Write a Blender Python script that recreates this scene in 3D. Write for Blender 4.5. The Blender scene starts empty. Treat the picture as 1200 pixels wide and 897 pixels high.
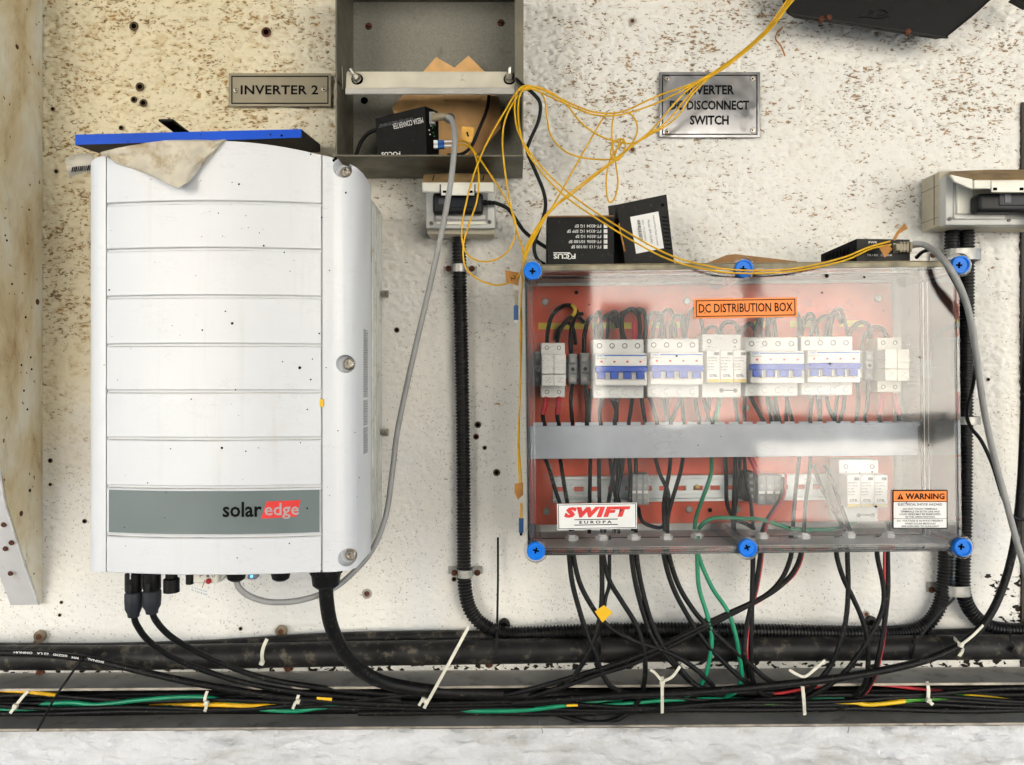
import bpy, bmesh, math, random
import numpy as np
from mathutils import Vector, Matrix, noise

random.seed(7)
S = bpy.context.scene
COL = S.collection
R = math.radians

# ------------------------------------------------------------------ camera, sky, sun, exposure
D = 1.21          # metres from the lens to the plaster of the wall (wall plane y = 0)
F = 890.0         # focal length expressed in photo pixels (photo is 1200 wide)
cam = bpy.data.cameras.new('camera')
cam.angle = 2 * math.atan(600 / F)
cam.clip_start = 0.02
cam.clip_end = 400
camo = bpy.data.objects.new('camera', cam)
camo.location = (0, -D, 0)
camo.rotation_euler = (R(90), 0, 0)
COL.objects.link(camo)
S.camera = camo

SUN_EL, SUN_AZ = 34, 10      # sun stands behind the wall, the wall itself is in open shade
w = bpy.data.worlds.new('World')
S.world = w
w.use_nodes = True
wn = w.node_tree.nodes
sky = wn.new('ShaderNodeTexSky')
sky.sky_type = 'NISHITA'
sky.sun_disc = False
sky.sun_elevation = R(SUN_EL)
sky.sun_rotation = R(SUN_AZ)
sky.air_density = 1.0
sky.dust_density = 2.5
wn['Background'].inputs['Strength'].default_value = 0.12
w.node_tree.links.new(sky.outputs[0], wn['Background'].inputs['Color'])

sl = bpy.data.lights.new('sun', 'SUN')
sl.energy = 5.0
sl.angle = R(0.53)
sl.color = (1.0, 0.975, 0.94)
so = bpy.data.objects.new('sun', sl)
so.rotation_euler = Vector((math.sin(R(SUN_AZ)) * math.cos(R(SUN_EL)), math.cos(R(SUN_AZ)) * math.cos(R(SUN_EL)),
                            math.sin(R(SUN_EL)))).to_track_quat('Z', 'Y').to_euler()
COL.objects.link(so)

S.view_settings.view_transform = 'Standard'
S.view_settings.look = 'None'
S.view_settings.exposure = 2.25
S.view_settings.gamma = 1.0
S.cycles.use_denoising = True
S.cycles.max_bounces = 5
S.cycles.diffuse_bounces = 2
S.cycles.glossy_bounces = 3
S.cycles.transparent_max_bounces = 24
S.cycles.caustics_reflective = False
S.cycles.caustics_refractive = False

# ------------------------------------------------------------------ helpers
def P(px, py, d):
    """photo pixel -> point at depth d in front of the wall plane (real metres)."""
    k = (D - d) / F
    return Vector(((px - 600) * k, -d, (448.5 - py) * k))

def lin(c):
    return tuple(((v / 255) / 12.92 if v / 255 <= .04045 else ((v / 255 + .055) / 1.055) ** 2.4) for v in c)

MATS = {}
def nodes_of(name):
    m = bpy.data.materials.new(name)
    m.use_nodes = True
    t = m.node_tree
    return m, t, t.nodes, t.links, t.nodes['Principled BSDF']

def N(t, kind, **kw):
    n = t.nodes.new(kind)
    for k, v in kw.items():
        if hasattr(n, k):
            setattr(n, k, v)
        else:
            n.inputs[k.replace('_', ' ')].default_value = v
    return n

def ramp(t, src, stops):
    n = t.nodes.new('ShaderNodeValToRGB')
    e = n.color_ramp.elements
    while len(e) < len(stops):
        e.new(0.5)
    for i, (p, c) in enumerate(stops):
        e[i].position = p
        e[i].color = (c, c, c, 1) if isinstance(c, (int, float)) else (*c, 1)
    t.links.new(src, n.inputs[0])
    return n.outputs[0]

def mixc(t, f, a, b, mode='MIX'):
    n = t.nodes.new('ShaderNodeMix')
    n.data_type = 'RGBA'
    n.blend_type = mode
    for sock, v in ((n.inputs[0], f), (n.inputs[6], a), (n.inputs[7], b)):
        if hasattr(v, 'is_linked'):
            t.links.new(v, sock)
        elif isinstance(v, (int, float)):
            sock.default_value = v if sock == n.inputs[0] else (v, v, v, 1)
        else:
            sock.default_value = (*v, 1)
    return n.outputs[2]

def mth(t, op, a, b=0.0):
    n = t.nodes.new('ShaderNodeMath')
    n.operation = op
    n.use_clamp = False
    for i, v in enumerate((a, b)):
        if hasattr(v, 'is_linked'):
            t.links.new(v, n.inputs[i])
        else:
            n.inputs[i].default_value = v
    return n.outputs[0]

def nz(t, vec, scale, detail=3, rough=.55, dist=0.0):
    n = t.nodes.new('ShaderNodeTexNoise')
    n.inputs['Scale'].default_value = scale
    n.inputs['Detail'].default_value = detail
    n.inputs['Roughness'].default_value = rough
    n.inputs['Distortion'].default_value = dist
    t.links.new(vec, n.inputs['Vector'])
    return n.outputs['Fac']

def scaled(t, vec, s):
    n = t.nodes.new('ShaderNodeMapping')
    n.inputs['Scale'].default_value = s
    t.links.new(vec, n.inputs['Vector'])
    return n.outputs[0]

def pm(name, col, rough=.5, metal=0.0, var=.06, scale=25, bump=0.0, bscale=250, dirt=None, spec=.5, coat=0.0):
    """plain procedural material: colour with slow variation, optional dirt (colour, threshold, scale) and fine bump."""
    if name in MATS:
        return MATS[name]
    m, t, ns, L, b = nodes_of(name)
    c = lin(col)
    g = ns.new('ShaderNodeNewGeometry').outputs['Position']
    f = nz(t, g, scale, 2)
    lo = tuple(max(0, v * (1 - 2.2 * var)) for v in c)
    hi = tuple(min(1, v * (1 + 1.6 * var)) for v in c)
    colr = ramp(t, f, [(.3, lo), (.7, hi)])
    if dirt:
        dc, th, ds = dirt
        df = ramp(t, nz(t, g, ds, 4, .65), [(th, 0), (th + .16, .85)])
        colr = mixc(t, df, colr, lin(dc))
    L.new(colr, b.inputs['Base Color'])
    if metal > .3 or coat:
        L.new(ramp(t, nz(t, g, scale * 3, 2), [(.3, max(.02, rough - .08)), (.7, min(1, rough + .1))]), b.inputs['Roughness'])
    else:
        b.inputs['Roughness'].default_value = rough
    b.inputs['Metallic'].default_value = metal
    b.inputs['Specular IOR Level'].default_value = spec
    b.inputs['Coat Weight'].default_value = coat
    if bump:
        bn = ns.new('ShaderNodeBump')
        bn.inputs['Strength'].default_value = bump
        bn.inputs['Distance'].default_value = .001
        L.new(nz(t, g, bscale, 3), bn.inputs['Height'])
        L.new(bn.outputs[0], b.inputs['Normal'])
    MATS[name] = m
    return m

WORLD_AT = {}
def wloc(o):
    return WORLD_AT.get(o.name, Vector((0, 0, 0))) if o else Vector((0, 0, 0))

def tags(o, label=None, cat=None, group=None, kind=None):
    if label: o['label'] = label
    if cat: o['category'] = cat
    if group: o['group'] = group
    if kind: o['kind'] = kind
    return o

def thing(name, label, cat, loc, group=None):
    o = bpy.data.objects.new(name, None)
    o.empty_display_size = .02
    COL.objects.link(o)
    o.location = loc
    WORLD_AT[o.name] = Vector(loc)
    return tags(o, label, cat, group)

def link_mesh(name, me, mat, parent, origin):
    o = bpy.data.objects.new(name, me)
    COL.objects.link(o)
    if mat: me.materials.append(mat)
    WORLD_AT[o.name] = origin
    o.parent = parent
    o.location = origin - wloc(parent)
    return o

class MB:
    """collects shapes in world coordinates, then links them as ONE mesh object."""
    def __init__(self):
        self.bm = bmesh.new()

    def box(self, x0, x1, y0, y1, z0, z1, bev=0.0, rot=0.0, seg=1):
        c = Vector(((x0 + x1) / 2, (y0 + y1) / 2, (z0 + z1) / 2))
        M = Matrix.Translation(c) @ Matrix.Rotation(rot, 4, 'Y') @ Matrix.Diagonal((abs(x1 - x0), abs(y1 - y0), abs(z1 - z0), 1))
        r = bmesh.ops.create_cube(self.bm, size=1, matrix=M)
        if bev > 0:
            es = list({e for v in r['verts'] for e in v.link_edges})
            bmesh.ops.bevel(self.bm, geom=es, offset=bev, segments=seg, affect='EDGES', profile=.5)
        return self

    def obox(self, M, sx, sy, sz, bev=0.0):
        r = bmesh.ops.create_cube(self.bm, size=1, matrix=M @ Matrix.Diagonal((sx, sy, sz, 1)))
        if bev > 0:
            es = list({e for v in r['verts'] for e in v.link_edges})
            bmesh.ops.bevel(self.bm, geom=es, offset=bev, segments=1, affect='EDGES')
        return self

    def fbox(self, px0, py0, px1, py1, df, db, bev=0.0, rot=0.0, seg=1):
        """box whose FRONT face covers the pixel rectangle at depth df; goes back to depth db."""
        a, b = P(px0, py0, df), P(px1, py1, df)
        return self.box(a.x, b.x, -df, -db, b.z, a.z, bev, rot, seg)

    def prism(self, pts, y0, y1):
        """pts: (x, z) outline, extruded between y0 and y1."""
        a = [self.bm.verts.new((x, y0, z)) for x, z in pts]
        b = [self.bm.verts.new((x, y1, z)) for x, z in pts]
        n = len(pts)
        self.bm.faces.new(a)
        self.bm.faces.new(b[::-1])
        for i in range(n):
            self.bm.faces.new((a[i], b[i], b[(i + 1) % n], a[(i + 1) % n]))
        return self

    def pprism(self, pp, df, db):
        return self.prism([(P(x, y, df).x, P(x, y, df).z) for x, y in pp], -df, -db)

    def lathe(self, c, axis, prof, seg=16):
        """prof: (radius, height along axis)."""
        q = Vector(axis).normalized().to_track_quat('Z', 'Y').to_matrix()
        rings = []
        for r, h in prof:
            if r < 1e-6:
                rings.append([self.bm.verts.new(Vector(c) + q @ Vector((0, 0, h)))])
            else:
                rings.append([self.bm.verts.new(Vector(c) + q @ Vector((r * math.cos(2 * math.pi * i / seg),
                              r * math.sin(2 * math.pi * i / seg), h))) for i in range(seg)])
        for A, B in zip(rings, rings[1:]):
            for i in range(seg):
                j = (i + 1) % seg
                if len(A) == 1 and len(B) == 1: continue
                if len(A) == 1: self.bm.faces.new((A[0], B[i], B[j]))
                elif len(B) == 1: self.bm.faces.new((A[i], A[j], B[0]))
                else: self.bm.faces.new((A[i], A[j], B[j], B[i]))
        for E in (rings[0], rings[-1]):
            if len(E) > 1:
                self.bm.faces.new(E)
        return self

    def cyl(self, a, b, r, seg=12, bev=0.0):
        a, b = Vector(a), Vector(b)
        h = (b - a).length
        pr = [(r, 0), (r, h)] if not bev else [(r - bev, 0), (r, bev), (r, h - bev), (r - bev, h)]
        return self.lathe(a, b - a, pr, seg)

    def disc(self, px, py, d, r, h, seg=14, bev=0.0):
        """short cylinder standing out towards the viewer from depth d by h."""
        p = P(px, py, d)
        return self.cyl(p, p + Vector((0, -h, 0)), r, seg, bev)

    def tube(self, pts, r, seg=8, radii=None):
        n = len(pts)
        up = None
        rings = []
        for i in range(n):
            tg = (pts[min(i + 1, n - 1)] - pts[max(i - 1, 0)])
            if tg.length < 1e-9: tg = Vector((1, 0, 0))
            tg.normalize()
            if up is None:
                up = tg.orthogonal().normalized()
            up = (up - tg * up.dot(tg))
            up = up.normalized() if up.length > 1e-6 else tg.orthogonal().normalized()
            sd = tg.cross(up)
            rr = radii[i] if radii else r
            rings.append([self.bm.verts.new(pts[i] + up * (rr * math.cos(2 * math.pi * k / seg)) + sd * (rr * math.sin(2 * math.pi * k / seg)))
                          for k in range(seg)])
        for A, B in zip(rings, rings[1:]):
            for k in range(seg):
                j = (k + 1) % seg
                self.bm.faces.new((A[k], A[j], B[j], B[k]))
        self.bm.faces.new(rings[0][::-1])
        self.bm.faces.new(rings[-1])
        return self

    def strip(self, pts, wdt, th, nrm=Vector((0, -1, 0))):
        """flat band (cable tie, strap) along pts."""
        n = len(pts)
        rings = []
        for i in range(n):
            tg = (pts[min(i + 1, n - 1)] - pts[max(i - 1, 0)]).normalized()
            sd = tg.cross(nrm)
            if sd.length < 1e-4: sd = Vector((1, 0, 0))
            sd.normalize()
            nn = sd.cross(tg).normalized()
            p = pts[i]
            rings.append([self.bm.verts.new(p + sd * a + nn * b) for a, b in
                          ((-wdt / 2, -th / 2), (wdt / 2, -th / 2), (wdt / 2, th / 2), (-wdt / 2, th / 2))])
        for A, B in zip(rings, rings[1:]):
            for k in range(4):
                j = (k + 1) % 4
                self.bm.faces.new((A[k], A[j], B[j], B[k]))
        self.bm.faces.new(rings[0][::-1])
        self.bm.faces.new(rings[-1])
        return self

    def grid(self, rows, thick=None):
        """rows of points -> surface; thick: vector offset that closes it into a sheet."""
        V = [[self.bm.verts.new(p) for p in r] for r in rows]
        nr, nc = len(V), len(V[0])
        for i in range(nr - 1):
            for j in range(nc - 1):
                self.bm.faces.new((V[i][j], V[i][j + 1], V[i + 1][j + 1], V[i + 1][j]))
        if thick is not None:
            W = [[self.bm.verts.new(Vector(p) + (thick if isinstance(thick, Vector) else thick(p))) for p in r] for r in rows]
            for i in range(nr - 1):
                for j in range(nc - 1):
                    self.bm.faces.new((W[i][j], W[i + 1][j], W[i + 1][j + 1], W[i][j + 1]))
            for i in range(nr - 1):
                for j in (0, nc - 1):
                    self.bm.faces.new((V[i][j], V[i + 1][j], W[i + 1][j], W[i][j]))
            for j in range(nc - 1):
                for i in (0, nr - 1):
                    self.bm.faces.new((V[i][j], W[i][j], W[i][j + 1], V[i][j + 1]))
        return self

    def build(self, name, mat, parent=None, smooth=True, angle=38, origin=None, **tg):
        bm = self.bm
        bmesh.ops.recalc_face_normals(bm, faces=bm.faces[:])
        if origin is None:
            xs = [v.co for v in bm.verts]
            lo = Vector((min(v.x for v in xs), min(v.y for v in xs), min(v.z for v in xs)))
            hi = Vector((max(v.x for v in xs), max(v.y for v in xs), max(v.z for v in xs)))
            origin = Vector(((lo.x + hi.x) / 2, (lo.y + hi.y) / 2, lo.z))
        bmesh.ops.translate(bm, verts=bm.verts[:], vec=-origin)
        me = bpy.data.meshes.new(name)
        bm.to_mesh(me)
        bm.free()
        if smooth:
            me.polygons.foreach_set('use_smooth', [True] * len(me.polygons))
            me.set_sharp_from_angle(angle=R(angle))
        o = link_mesh(name, me, mat, parent, origin)
        tags(o, tg.get('label'), tg.get('cat'), tg.get('group'), tg.get('kind'))
        return o

def spline(pts, sub=7):
    """Catmull-Rom through points."""
    out = []
    n = len(pts)
    for i in range(n - 1):
        p0, p1, p2, p3 = pts[max(i - 1, 0)], pts[i], pts[i + 1], pts[min(i + 2, n - 1)]
        for s in range(sub):
            t = s / sub
            out.append(0.5 * ((2 * p1) + (p2 - p0) * t + (2 * p0 - 5 * p1 + 4 * p2 - p3) * t * t + (3 * p1 - p0 - 3 * p2 + p3) * t ** 3))
    out.append(pts[-1])
    return out

def path(pp, d0=.05, d1=None, sub=7):
    """pixel list [(px,py) or (px,py,d)] -> smooth world points; depth interpolates d0..d1 when not given."""
    n = len(pp)
    d1 = d0 if d1 is None else d1
    pts = [P(q[0], q[1], q[2] if len(q) > 2 else d0 + (d1 - d0) * i / max(1, n - 1)) for i, q in enumerate(pp)]
    return spline(pts, sub)

def text(s, px0, py0, px1, py1, d, mat, parent, rot=0.0, bold=0.0, shear=0.0, name='lettering', flip=False, space=1.0, yfun=None):
    """printed lettering fitted to a pixel rectangle on a face at depth d."""
    cu = bpy.data.curves.new('t', 'FONT')
    cu.body = s
    cu.resolution_u = 2
    cu.offset = bold
    cu.shear = shear
    cu.space_character = space
    cu.align_x = 'CENTER'
    ob = bpy.data.objects.new('t', cu)
    COL.objects.link(ob)
    dg = bpy.context.evaluated_depsgraph_get()
    me = bpy.data.meshes.new_from_object(ob.evaluated_get(dg))
    bpy.data.objects.remove(ob)
    bpy.data.curves.remove(cu)
    vs = [v.co.copy() for v in me.vertices]
    if not vs:
        return None
    x0, x1 = min(v.x for v in vs), max(v.x for v in vs)
    y0, y1 = min(v.y for v in vs), max(v.y for v in vs)
    a, b = P(px0, py0, d), P(px1, py1, d)
    wx, wz = b.x - a.x, a.z - b.z
    o = Vector(((a.x + b.x) / 2, -d, (a.z + b.z) / 2))
    rm = Matrix.Rotation(rot + (math.pi if flip else 0), 3, 'Y')
    for v, c in zip(me.vertices, vs):
        q = Vector(((c.x - x0) / (x1 - x0) * wx - wx / 2, 0, (c.y - y0) / max(1e-6, y1 - y0) * wz - wz / 2))
        q = rm @ q
        if yfun: q.y = yfun(o.x + q.x)
        v.co = q
    me.name = name
    while me.materials: me.materials.pop()
    return link_mesh(name, me, mat, parent, o)

def cable(name, pp, r, mat, label, cat='cable', d0=.05, d1=None, group=None, seg=8, sub=7):
    return MB().tube(path(pp, d0, d1, sub), r, seg).build(name, mat, None, True, 60, label=label, cat=cat, group=group)

# ------------------------------------------------------------------ materials
def wall_material():
    m, t, ns, L, b = nodes_of('stippled_plaster')
    g = ns.new('ShaderNodeNewGeometry').outputs['Position']
    sep = ns.new('ShaderNodeSeparateXYZ')
    L.new(g, sep.inputs[0])
    X, Z = sep.outputs[0], sep.outputs[2]
    big = nz(t, g, 3.2, 4, .6)
    zr = mth(t, 'ADD', mth(t, 'MULTIPLY', Z, 1.55), mth(t, 'ADD', .10, mth(t, 'MULTIPLY', mth(t, 'SUBTRACT', big, .5), .9)))
    lf = mth(t, 'MULTIPLY', mth(t, 'SUBTRACT', -.18, X), .55)          # older, yellower paint towards the fin
    up = ramp(t, mth(t, 'ADD', zr, mth(t, 'MAXIMUM', lf, 0.0)), [(0, 0), (.75, 1)])
    yel = ramp(t, mth(t, 'ADD', mth(t, 'MULTIPLY', up, .38), mth(t, 'MULTIPLY', mth(t, 'MULTIPLY', lf, 3.2), up)), [(.1, 0), (.85, 1)])
    base = mixc(t, yel, lin((236, 234, 228)), lin((228, 217, 186)))
    patch = ramp(t, nz(t, scaled(t, g, (1, 1, .6)), 7, 5, .6), [(.5, 0), (.75, .4)])
    base = mixc(t, mth(t, 'MULTIPLY', patch, mth(t, 'ADD', .35, yel)), base, lin((214, 203, 172)))
    bluish = ramp(t, nz(t, g, 5.5, 3), [(.5, 0), (.75, .45)])
    base = mixc(t, mth(t, 'MULTIPLY', bluish, mth(t, 'SUBTRACT', 1.0, up)), base, lin((206, 210, 220)))
    an = ns.new('ShaderNodeAttribute'); an.attribute_name = 'relief'
    relf = an.outputs['Fac']
    cav = ramp(t, relf, [(.22, 1), (.52, 0)])
    base = mixc(t, mth(t, 'MULTIPLY', cav, mth(t, 'ADD', mth(t, 'MULTIPLY', up, .12), mth(t, 'MULTIPLY', yel, .34))), base, lin((188, 158, 100)))
    # pits: horizontally torn stipple holding brown dirt
    v1 = scaled(t, g, (.56, 1, 1.25))
    p1 = mth(t, 'ADD', mth(t, 'MULTIPLY', nz(t, v1, 245, 2, .55, .7), .80), mth(t, 'MULTIPLY', mth(t, 'SUBTRACT', 1.02, relf), .22))
    dens = nz(t, scaled(t, g, (.8, 1, 1.3)), 9.5, 4, .65)
    th = mth(t, 'ADD', mth(t, 'ADD', p1, mth(t, 'MULTIPLY', mth(t, 'SUBTRACT', dens, .5), .34)), mth(t, 'MULTIPLY', mth(t, 'SUBTRACT', up, 1.0), .135))
    pit = ramp(t, th, [(.588, 0), (.640, 1)])
    p2 = nz(t, g, 330, 1, .5)
    fine = ramp(t, mth(t, 'ADD', p2, mth(t, 'MULTIPLY', mth(t, 'SUBTRACT', dens, .5), .2)), [(.665, 0), (.72, .8)])
    brown = mixc(t, ramp(t, nz(t, g, 40, 2), [(.35, 0), (.65, 1)]), lin((104, 78, 40)), lin((166, 122, 56)))
    c = mixc(t, mth(t, 'MULTIPLY', pit, .85), base, brown)
    c = mixc(t, mth(t, 'MULTIPLY', fine, mth(t, 'SUBTRACT', .7, mth(t, 'MULTIPLY', up, .45))), c, lin((120, 104, 78)))
    # rust weeps
    rust = ramp(t, nz(t, scaled(t, g, (1, 1, .7)), 21, 4, .6), [(.71, 0), (.78, .7)])
    c = mixc(t, mth(t, 'MULTIPLY', rust, up), c, lin((170, 118, 62)))
    # black flaked paint by the conduit bend and along the foot of the wall
    pk = nz(t, scaled(t, g, (.8, 1, 1.2)), 95, 2, .5, .5)
    footz = ramp(t, mth(t, 'SUBTRACT', -.418, Z), [(0, 0), (.012, 1)])
    cornr = mth(t, 'MULTIPLY', ramp(t, mth(t, 'ADD', mth(t, 'SUBTRACT', X, .70), mth(t, 'MULTIPLY', mth(t, 'SUBTRACT', big, .5), .2)), [(0, 0), (.05, 1)]),
                ramp(t, mth(t, 'SUBTRACT', -.245, Z), [(0, 0), (.06, 1)]))
    cm = mth(t, 'MAXIMUM', footz, cornr)
    flake = ramp(t, mth(t, 'ADD', pk, mth(t, 'MULTIPLY', mth(t, 'SUBTRACT', cm, 1), .5)), [(.555, 0), (.58, 1)])
    c = mixc(t, flake, c, lin((38, 34, 28)))
    L.new(c, b.inputs['Base Color'])
    b.inputs['Roughness'].default_value = .85
    b.inputs['Specular IOR Level'].default_value = .25
    h = mth(t, 'SUBTRACT', mth(t, 'MULTIPLY', nz(t, v1, 110, 3, .6), 1.0), mth(t, 'ADD', mth(t, 'MULTIPLY', pit, .3), mth(t, 'MULTIPLY', flake, .5)))
    amp = mth(t, 'ADD', .35, mth(t, 'MULTIPLY', up, .65))
    bn = ns.new('ShaderNodeBump')
    bn.inputs['Strength'].default_value = .8
    bn.inputs['Distance'].default_value = .003
    L.new(mth(t, 'MULTIPLY', h, amp), bn.inputs['Height'])
    L.new(bn.outputs[0], b.inputs['Normal'])
    return m

def fin_material():
    m, t, ns, L, b = nodes_of('stained_smooth_plaster')
    g = ns.new('ShaderNodeNewGeometry').outputs['Position']
    v = scaled(t, g, (1, 1.5, .9))
    a = ramp(t, nz(t, v, 6.5, 6, .64, .5), [(.40, lin((222, 218, 204))), (.56, lin((206, 192, 158))), (.74, lin((160, 128, 84)))])
    st = ramp(t, nz(t, scaled(t, g, (1, 2, .6)), 18, 6, .68), [(.54, 0), (.75, .5)])
    c = mixc(t, st, a, lin((126, 104, 66)))
    sp = ramp(t, nz(t, g, 85, 2), [(.70, 0), (.74, 1)])
    c = mixc(t, sp, c, lin((104, 62, 30)))
    L.new(c, b.inputs['Base Color'])
    b.inputs['Roughness'].default_value = .75
    bn = ns.new('ShaderNodeBump')
    bn.inputs['Strength'].default_value = .4
    bn.inputs['Distance'].default_value = .002
    L.new(nz(t, g, 45, 5, .6), bn.inputs['Height'])
    L.new(bn.outputs[0], b.inputs['Normal'])
    return m

def limewash_material():
    m, t, ns, L, b = nodes_of('whitewashed_masonry')
    g = ns.new('ShaderNodeNewGeometry').outputs['Position']
    v = scaled(t, g, (.35, 1, 1.2))
    n1 = nz(t, v, 28, 5, .6, 0)
    c = ramp(t, n1, [(.28, lin((188, 186, 182))), (.45, lin((212, 212, 213))), (.65, lin((226, 226, 228)))])
    cr = ramp(t, nz(t, scaled(t, g, (.5, 1, 1.6)), 14, 8, .7, 1.4), [(.492, 0), (.4985, .28), (.505, 0)])
    L.new(c, b.inputs['Base Color'])
    b.inputs['Roughness'].default_value = .8
    bn = ns.new('ShaderNodeBump')
    bn.inputs['Strength'].default_value = 1.0
    bn.inputs['Distance'].default_value = .007
    L.new(mth(t, 'ADD', nz(t, scaled(t, g, (.5, 1, 1)), 75, 5, .62, .15), mth(t, 'MULTIPLY', nz(t, g, 22, 3), 1.2)), bn.inputs['Height'])
    L.new(bn.outputs[0], b.inputs['Normal'])
    return m

def clear_material(name, tint=(.965, .97, .97), haze=.05, rough=.03, ior=1.49, wob=.12, scratch=True):
    """clear polycarbonate: see-through, with a mirror sheen, a film of dust and fine scratches."""
    m, t, ns, L, b = nodes_of(name)
    ns.remove(b)
    g = ns.new('ShaderNodeNewGeometry').outputs['Position']
    tr = ns.new('ShaderNodeBsdfTransparent'); tr.inputs[0].default_value = (*tint, 1)
    gl = ns.new('ShaderNodeBsdfGlossy'); gl.inputs['Roughness'].default_value = rough
    df = ns.new('ShaderNodeBsdfDiffuse'); df.inputs[0].default_value = (.75, .73, .70, 1)
    bn = ns.new('ShaderNodeBump')
    bn.inputs['Strength'].default_value = wob
    bn.inputs['Distance'].default_value = .004
    L.new(nz(t, g, 9, 2), bn.inputs['Height'])
    L.new(bn.outputs[0], gl.inputs['Normal'])
    fr = ns.new('ShaderNodeFresnel'); fr.inputs['IOR'].default_value = ior
    dust = ramp(t, nz(t, g, 11, 5, .65), [(.35, haze * .5), (.7, haze * 1.9)])
    if scratch:
        sc = ramp(t, nz(t, scaled(t, g, (.55, 1, 1.6)), 26, 6, .55, 2.2), [(.494, 0), (.4990, .6), (.504, 0)])
        sm = ramp(t, nz(t, g, 17, 2), [(.52, 0), (.62, 1)])
        dust = mth(t, 'ADD', dust, mth(t, 'MULTIPLY', sc, sm))
    m1 = ns.new('ShaderNodeMixShader'); m2 = ns.new('ShaderNodeMixShader')
    L.new(dust, m1.inputs[0]); L.new(tr.outputs[0], m1.inputs[1]); L.new(df.outputs[0], m1.inputs[2])
    L.new(fr.outputs[0], m2.inputs[0]); L.new(m1.outputs[0], m2.inputs[1]); L.new(gl.outputs[0], m2.inputs[2])
    L.new(m2.outputs[0], ns['Material Output'].inputs['Surface'])
    return m

def cover_material():
    """white powder-coated cover, lightly scuffed."""
    m, t, ns, L, b = nodes_of('white_coated_cover')
    g = ns.new('ShaderNodeNewGeometry').outputs['Position']
    c = ramp(t, nz(t, g, 6, 4), [(.3, lin((214, 216, 220))), (.7, lin((220, 222, 225)))])
    sc = ramp(t, nz(t, scaled(t, g, (.42, 1, 1.9)), 34, 6, .6, 1.8), [(.495, 0), (.4985, .55), (.502, 0)])
    sm = ramp(t, nz(t, g, 19, 2), [(.50, 0), (.60, 1)])
    c = mixc(t, mth(t, 'MULTIPLY', sc, sm), c, lin((128, 124, 116)))
    dr = ramp(t, nz(t, scaled(t, g, (3.2, 1, .16)), 16, 4, .6), [(.58, 0), (.8, .28)])
    c = mixc(t, dr, c, lin((186, 182, 170)))
    gr = ramp(t, nz(t, g, 9, 6, .7), [(.6, 0), (.85, .35)])
    c = mixc(t, gr, c, lin((196, 190, 176)))
    L.new(c, b.inputs['Base Color'])
    b.inputs['Roughness'].default_value = .32
    bn = ns.new('ShaderNodeBump')
    bn.inputs['Strength'].default_value = .12
    bn.inputs['Distance'].default_value = .001
    L.new(nz(t, g, 240, 2), bn.inputs['Height'])
    L.new(bn.outputs[0], b.inputs['Normal'])
    return m

def striped_yg():
    m, t, ns, L, b = nodes_of('yellow_green_insulation')
    g = ns.new('ShaderNodeNewGeometry').outputs['Position']
    f = ramp(t, nz(t, scaled(t, g, (1, .2, .2)), 14, 0), [(.49, 0), (.51, 1)])
    L.new(mixc(t, f, lin((226, 184, 24)), lin((70, 150, 40))), b.inputs['Base Color'])
    b.inputs['Roughness'].default_value = .4
    return m

M_WALL, M_FIN, M_LIME, M_COVER = wall_material(), fin_material(), limewash_material(), cover_material()
M_LID = clear_material('clear_lid', tint=(.994, .995, .995), haze=.006, ior=1.52, rough=.05)
M_RIM = clear_material('clear_rim', tint=(.94, .95, .955), haze=.05, rough=.08, scratch=False)
M_YG = striped_yg()
BLACK_RUB = pm('black_cable_sheath', (15, 15, 15), .5, var=.2, scale=60, dirt=((92, 86, 74), .60, 170), bump=.3, bscale=300, spec=.22)
BLACK_CLEAN = pm('black_insulation', (13, 13, 14), .45, var=.12, scale=50, spec=.2)
BLACK_PIPE = pm('black_pipe_plastic', (34, 33, 32), .5, var=.25, scale=30, dirt=((98, 90, 76), .55, 60), bump=.4, bscale=120, spec=.25)
BLACK_COR = pm('corrugated_black_plastic', (18, 18, 19), .4, var=.15, scale=30, dirt=((70, 64, 56), .62, 60), spec=.3)
BLACK_PLA = pm('black_plastic', (14, 14, 15), .45, var=.15, scale=40, dirt=((60, 57, 52), .66, 90), bump=.15, spec=.2)
BLACK_MET = pm('black_painted_metal', (13, 12, 12), .45, var=.18, scale=40, dirt=((70, 64, 56), .62, 120), bump=.15, spec=.2)
DEEP = pm('dark_recess', (6, 6, 6), .9, spec=.05)
SPECK = pm('fly_speck', (8, 7, 7), .7, spec=.1)
YELLOW = pm('yellow_fibre_sheath', (222, 172, 24), .4, var=.08, scale=60, spec=.3)
GREY_C = pm('grey_data_cable', (152, 152, 150), .45, var=.06, scale=30, dirt=((112, 104, 92), .62, 40))
GREY_OLD = pm('aged_grey_plug', (150, 140, 116), .5, var=.12, scale=60)
GREEN_C = pm('green_insulation', (16, 134, 96), .4, var=.08)
RED_C = pm('red_insulation', (180, 44, 50), .4, var=.08)
YEL_C = pm('yellow_insulation', (232, 178, 22), .4, var=.08)
BLUE_SCR = pm('blue_plastic', (14, 120, 228), .4, var=.06, spec=.25)
BLUE_BRD = pm('blue_coated_edge', (12, 80, 202), .45, var=.07, scale=12, dirt=((12, 44, 110), .68, 60), spec=.2)
DK_BOARD = pm('dark_board_underside', (24, 24, 27), .6, var=.15, spec=.15)
STEEL_DK = pm('dull_galvanised_steel', (116, 112, 98), .5, metal=.55, var=.18, scale=14, dirt=((100, 84, 60), .6, 20), bump=.2, bscale=160)
STEEL_BACK = pm('speckled_galvanised_steel', (138, 136, 126), .55, metal=.3, var=.08, scale=420, dirt=((104, 94, 74), .62, 30))
STEEL_CH = pm('grey_channel_steel', (150, 148, 142), .55, metal=.1, var=.14, scale=12, dirt=((92, 84, 72), .56, 26), bump=.2)
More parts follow.
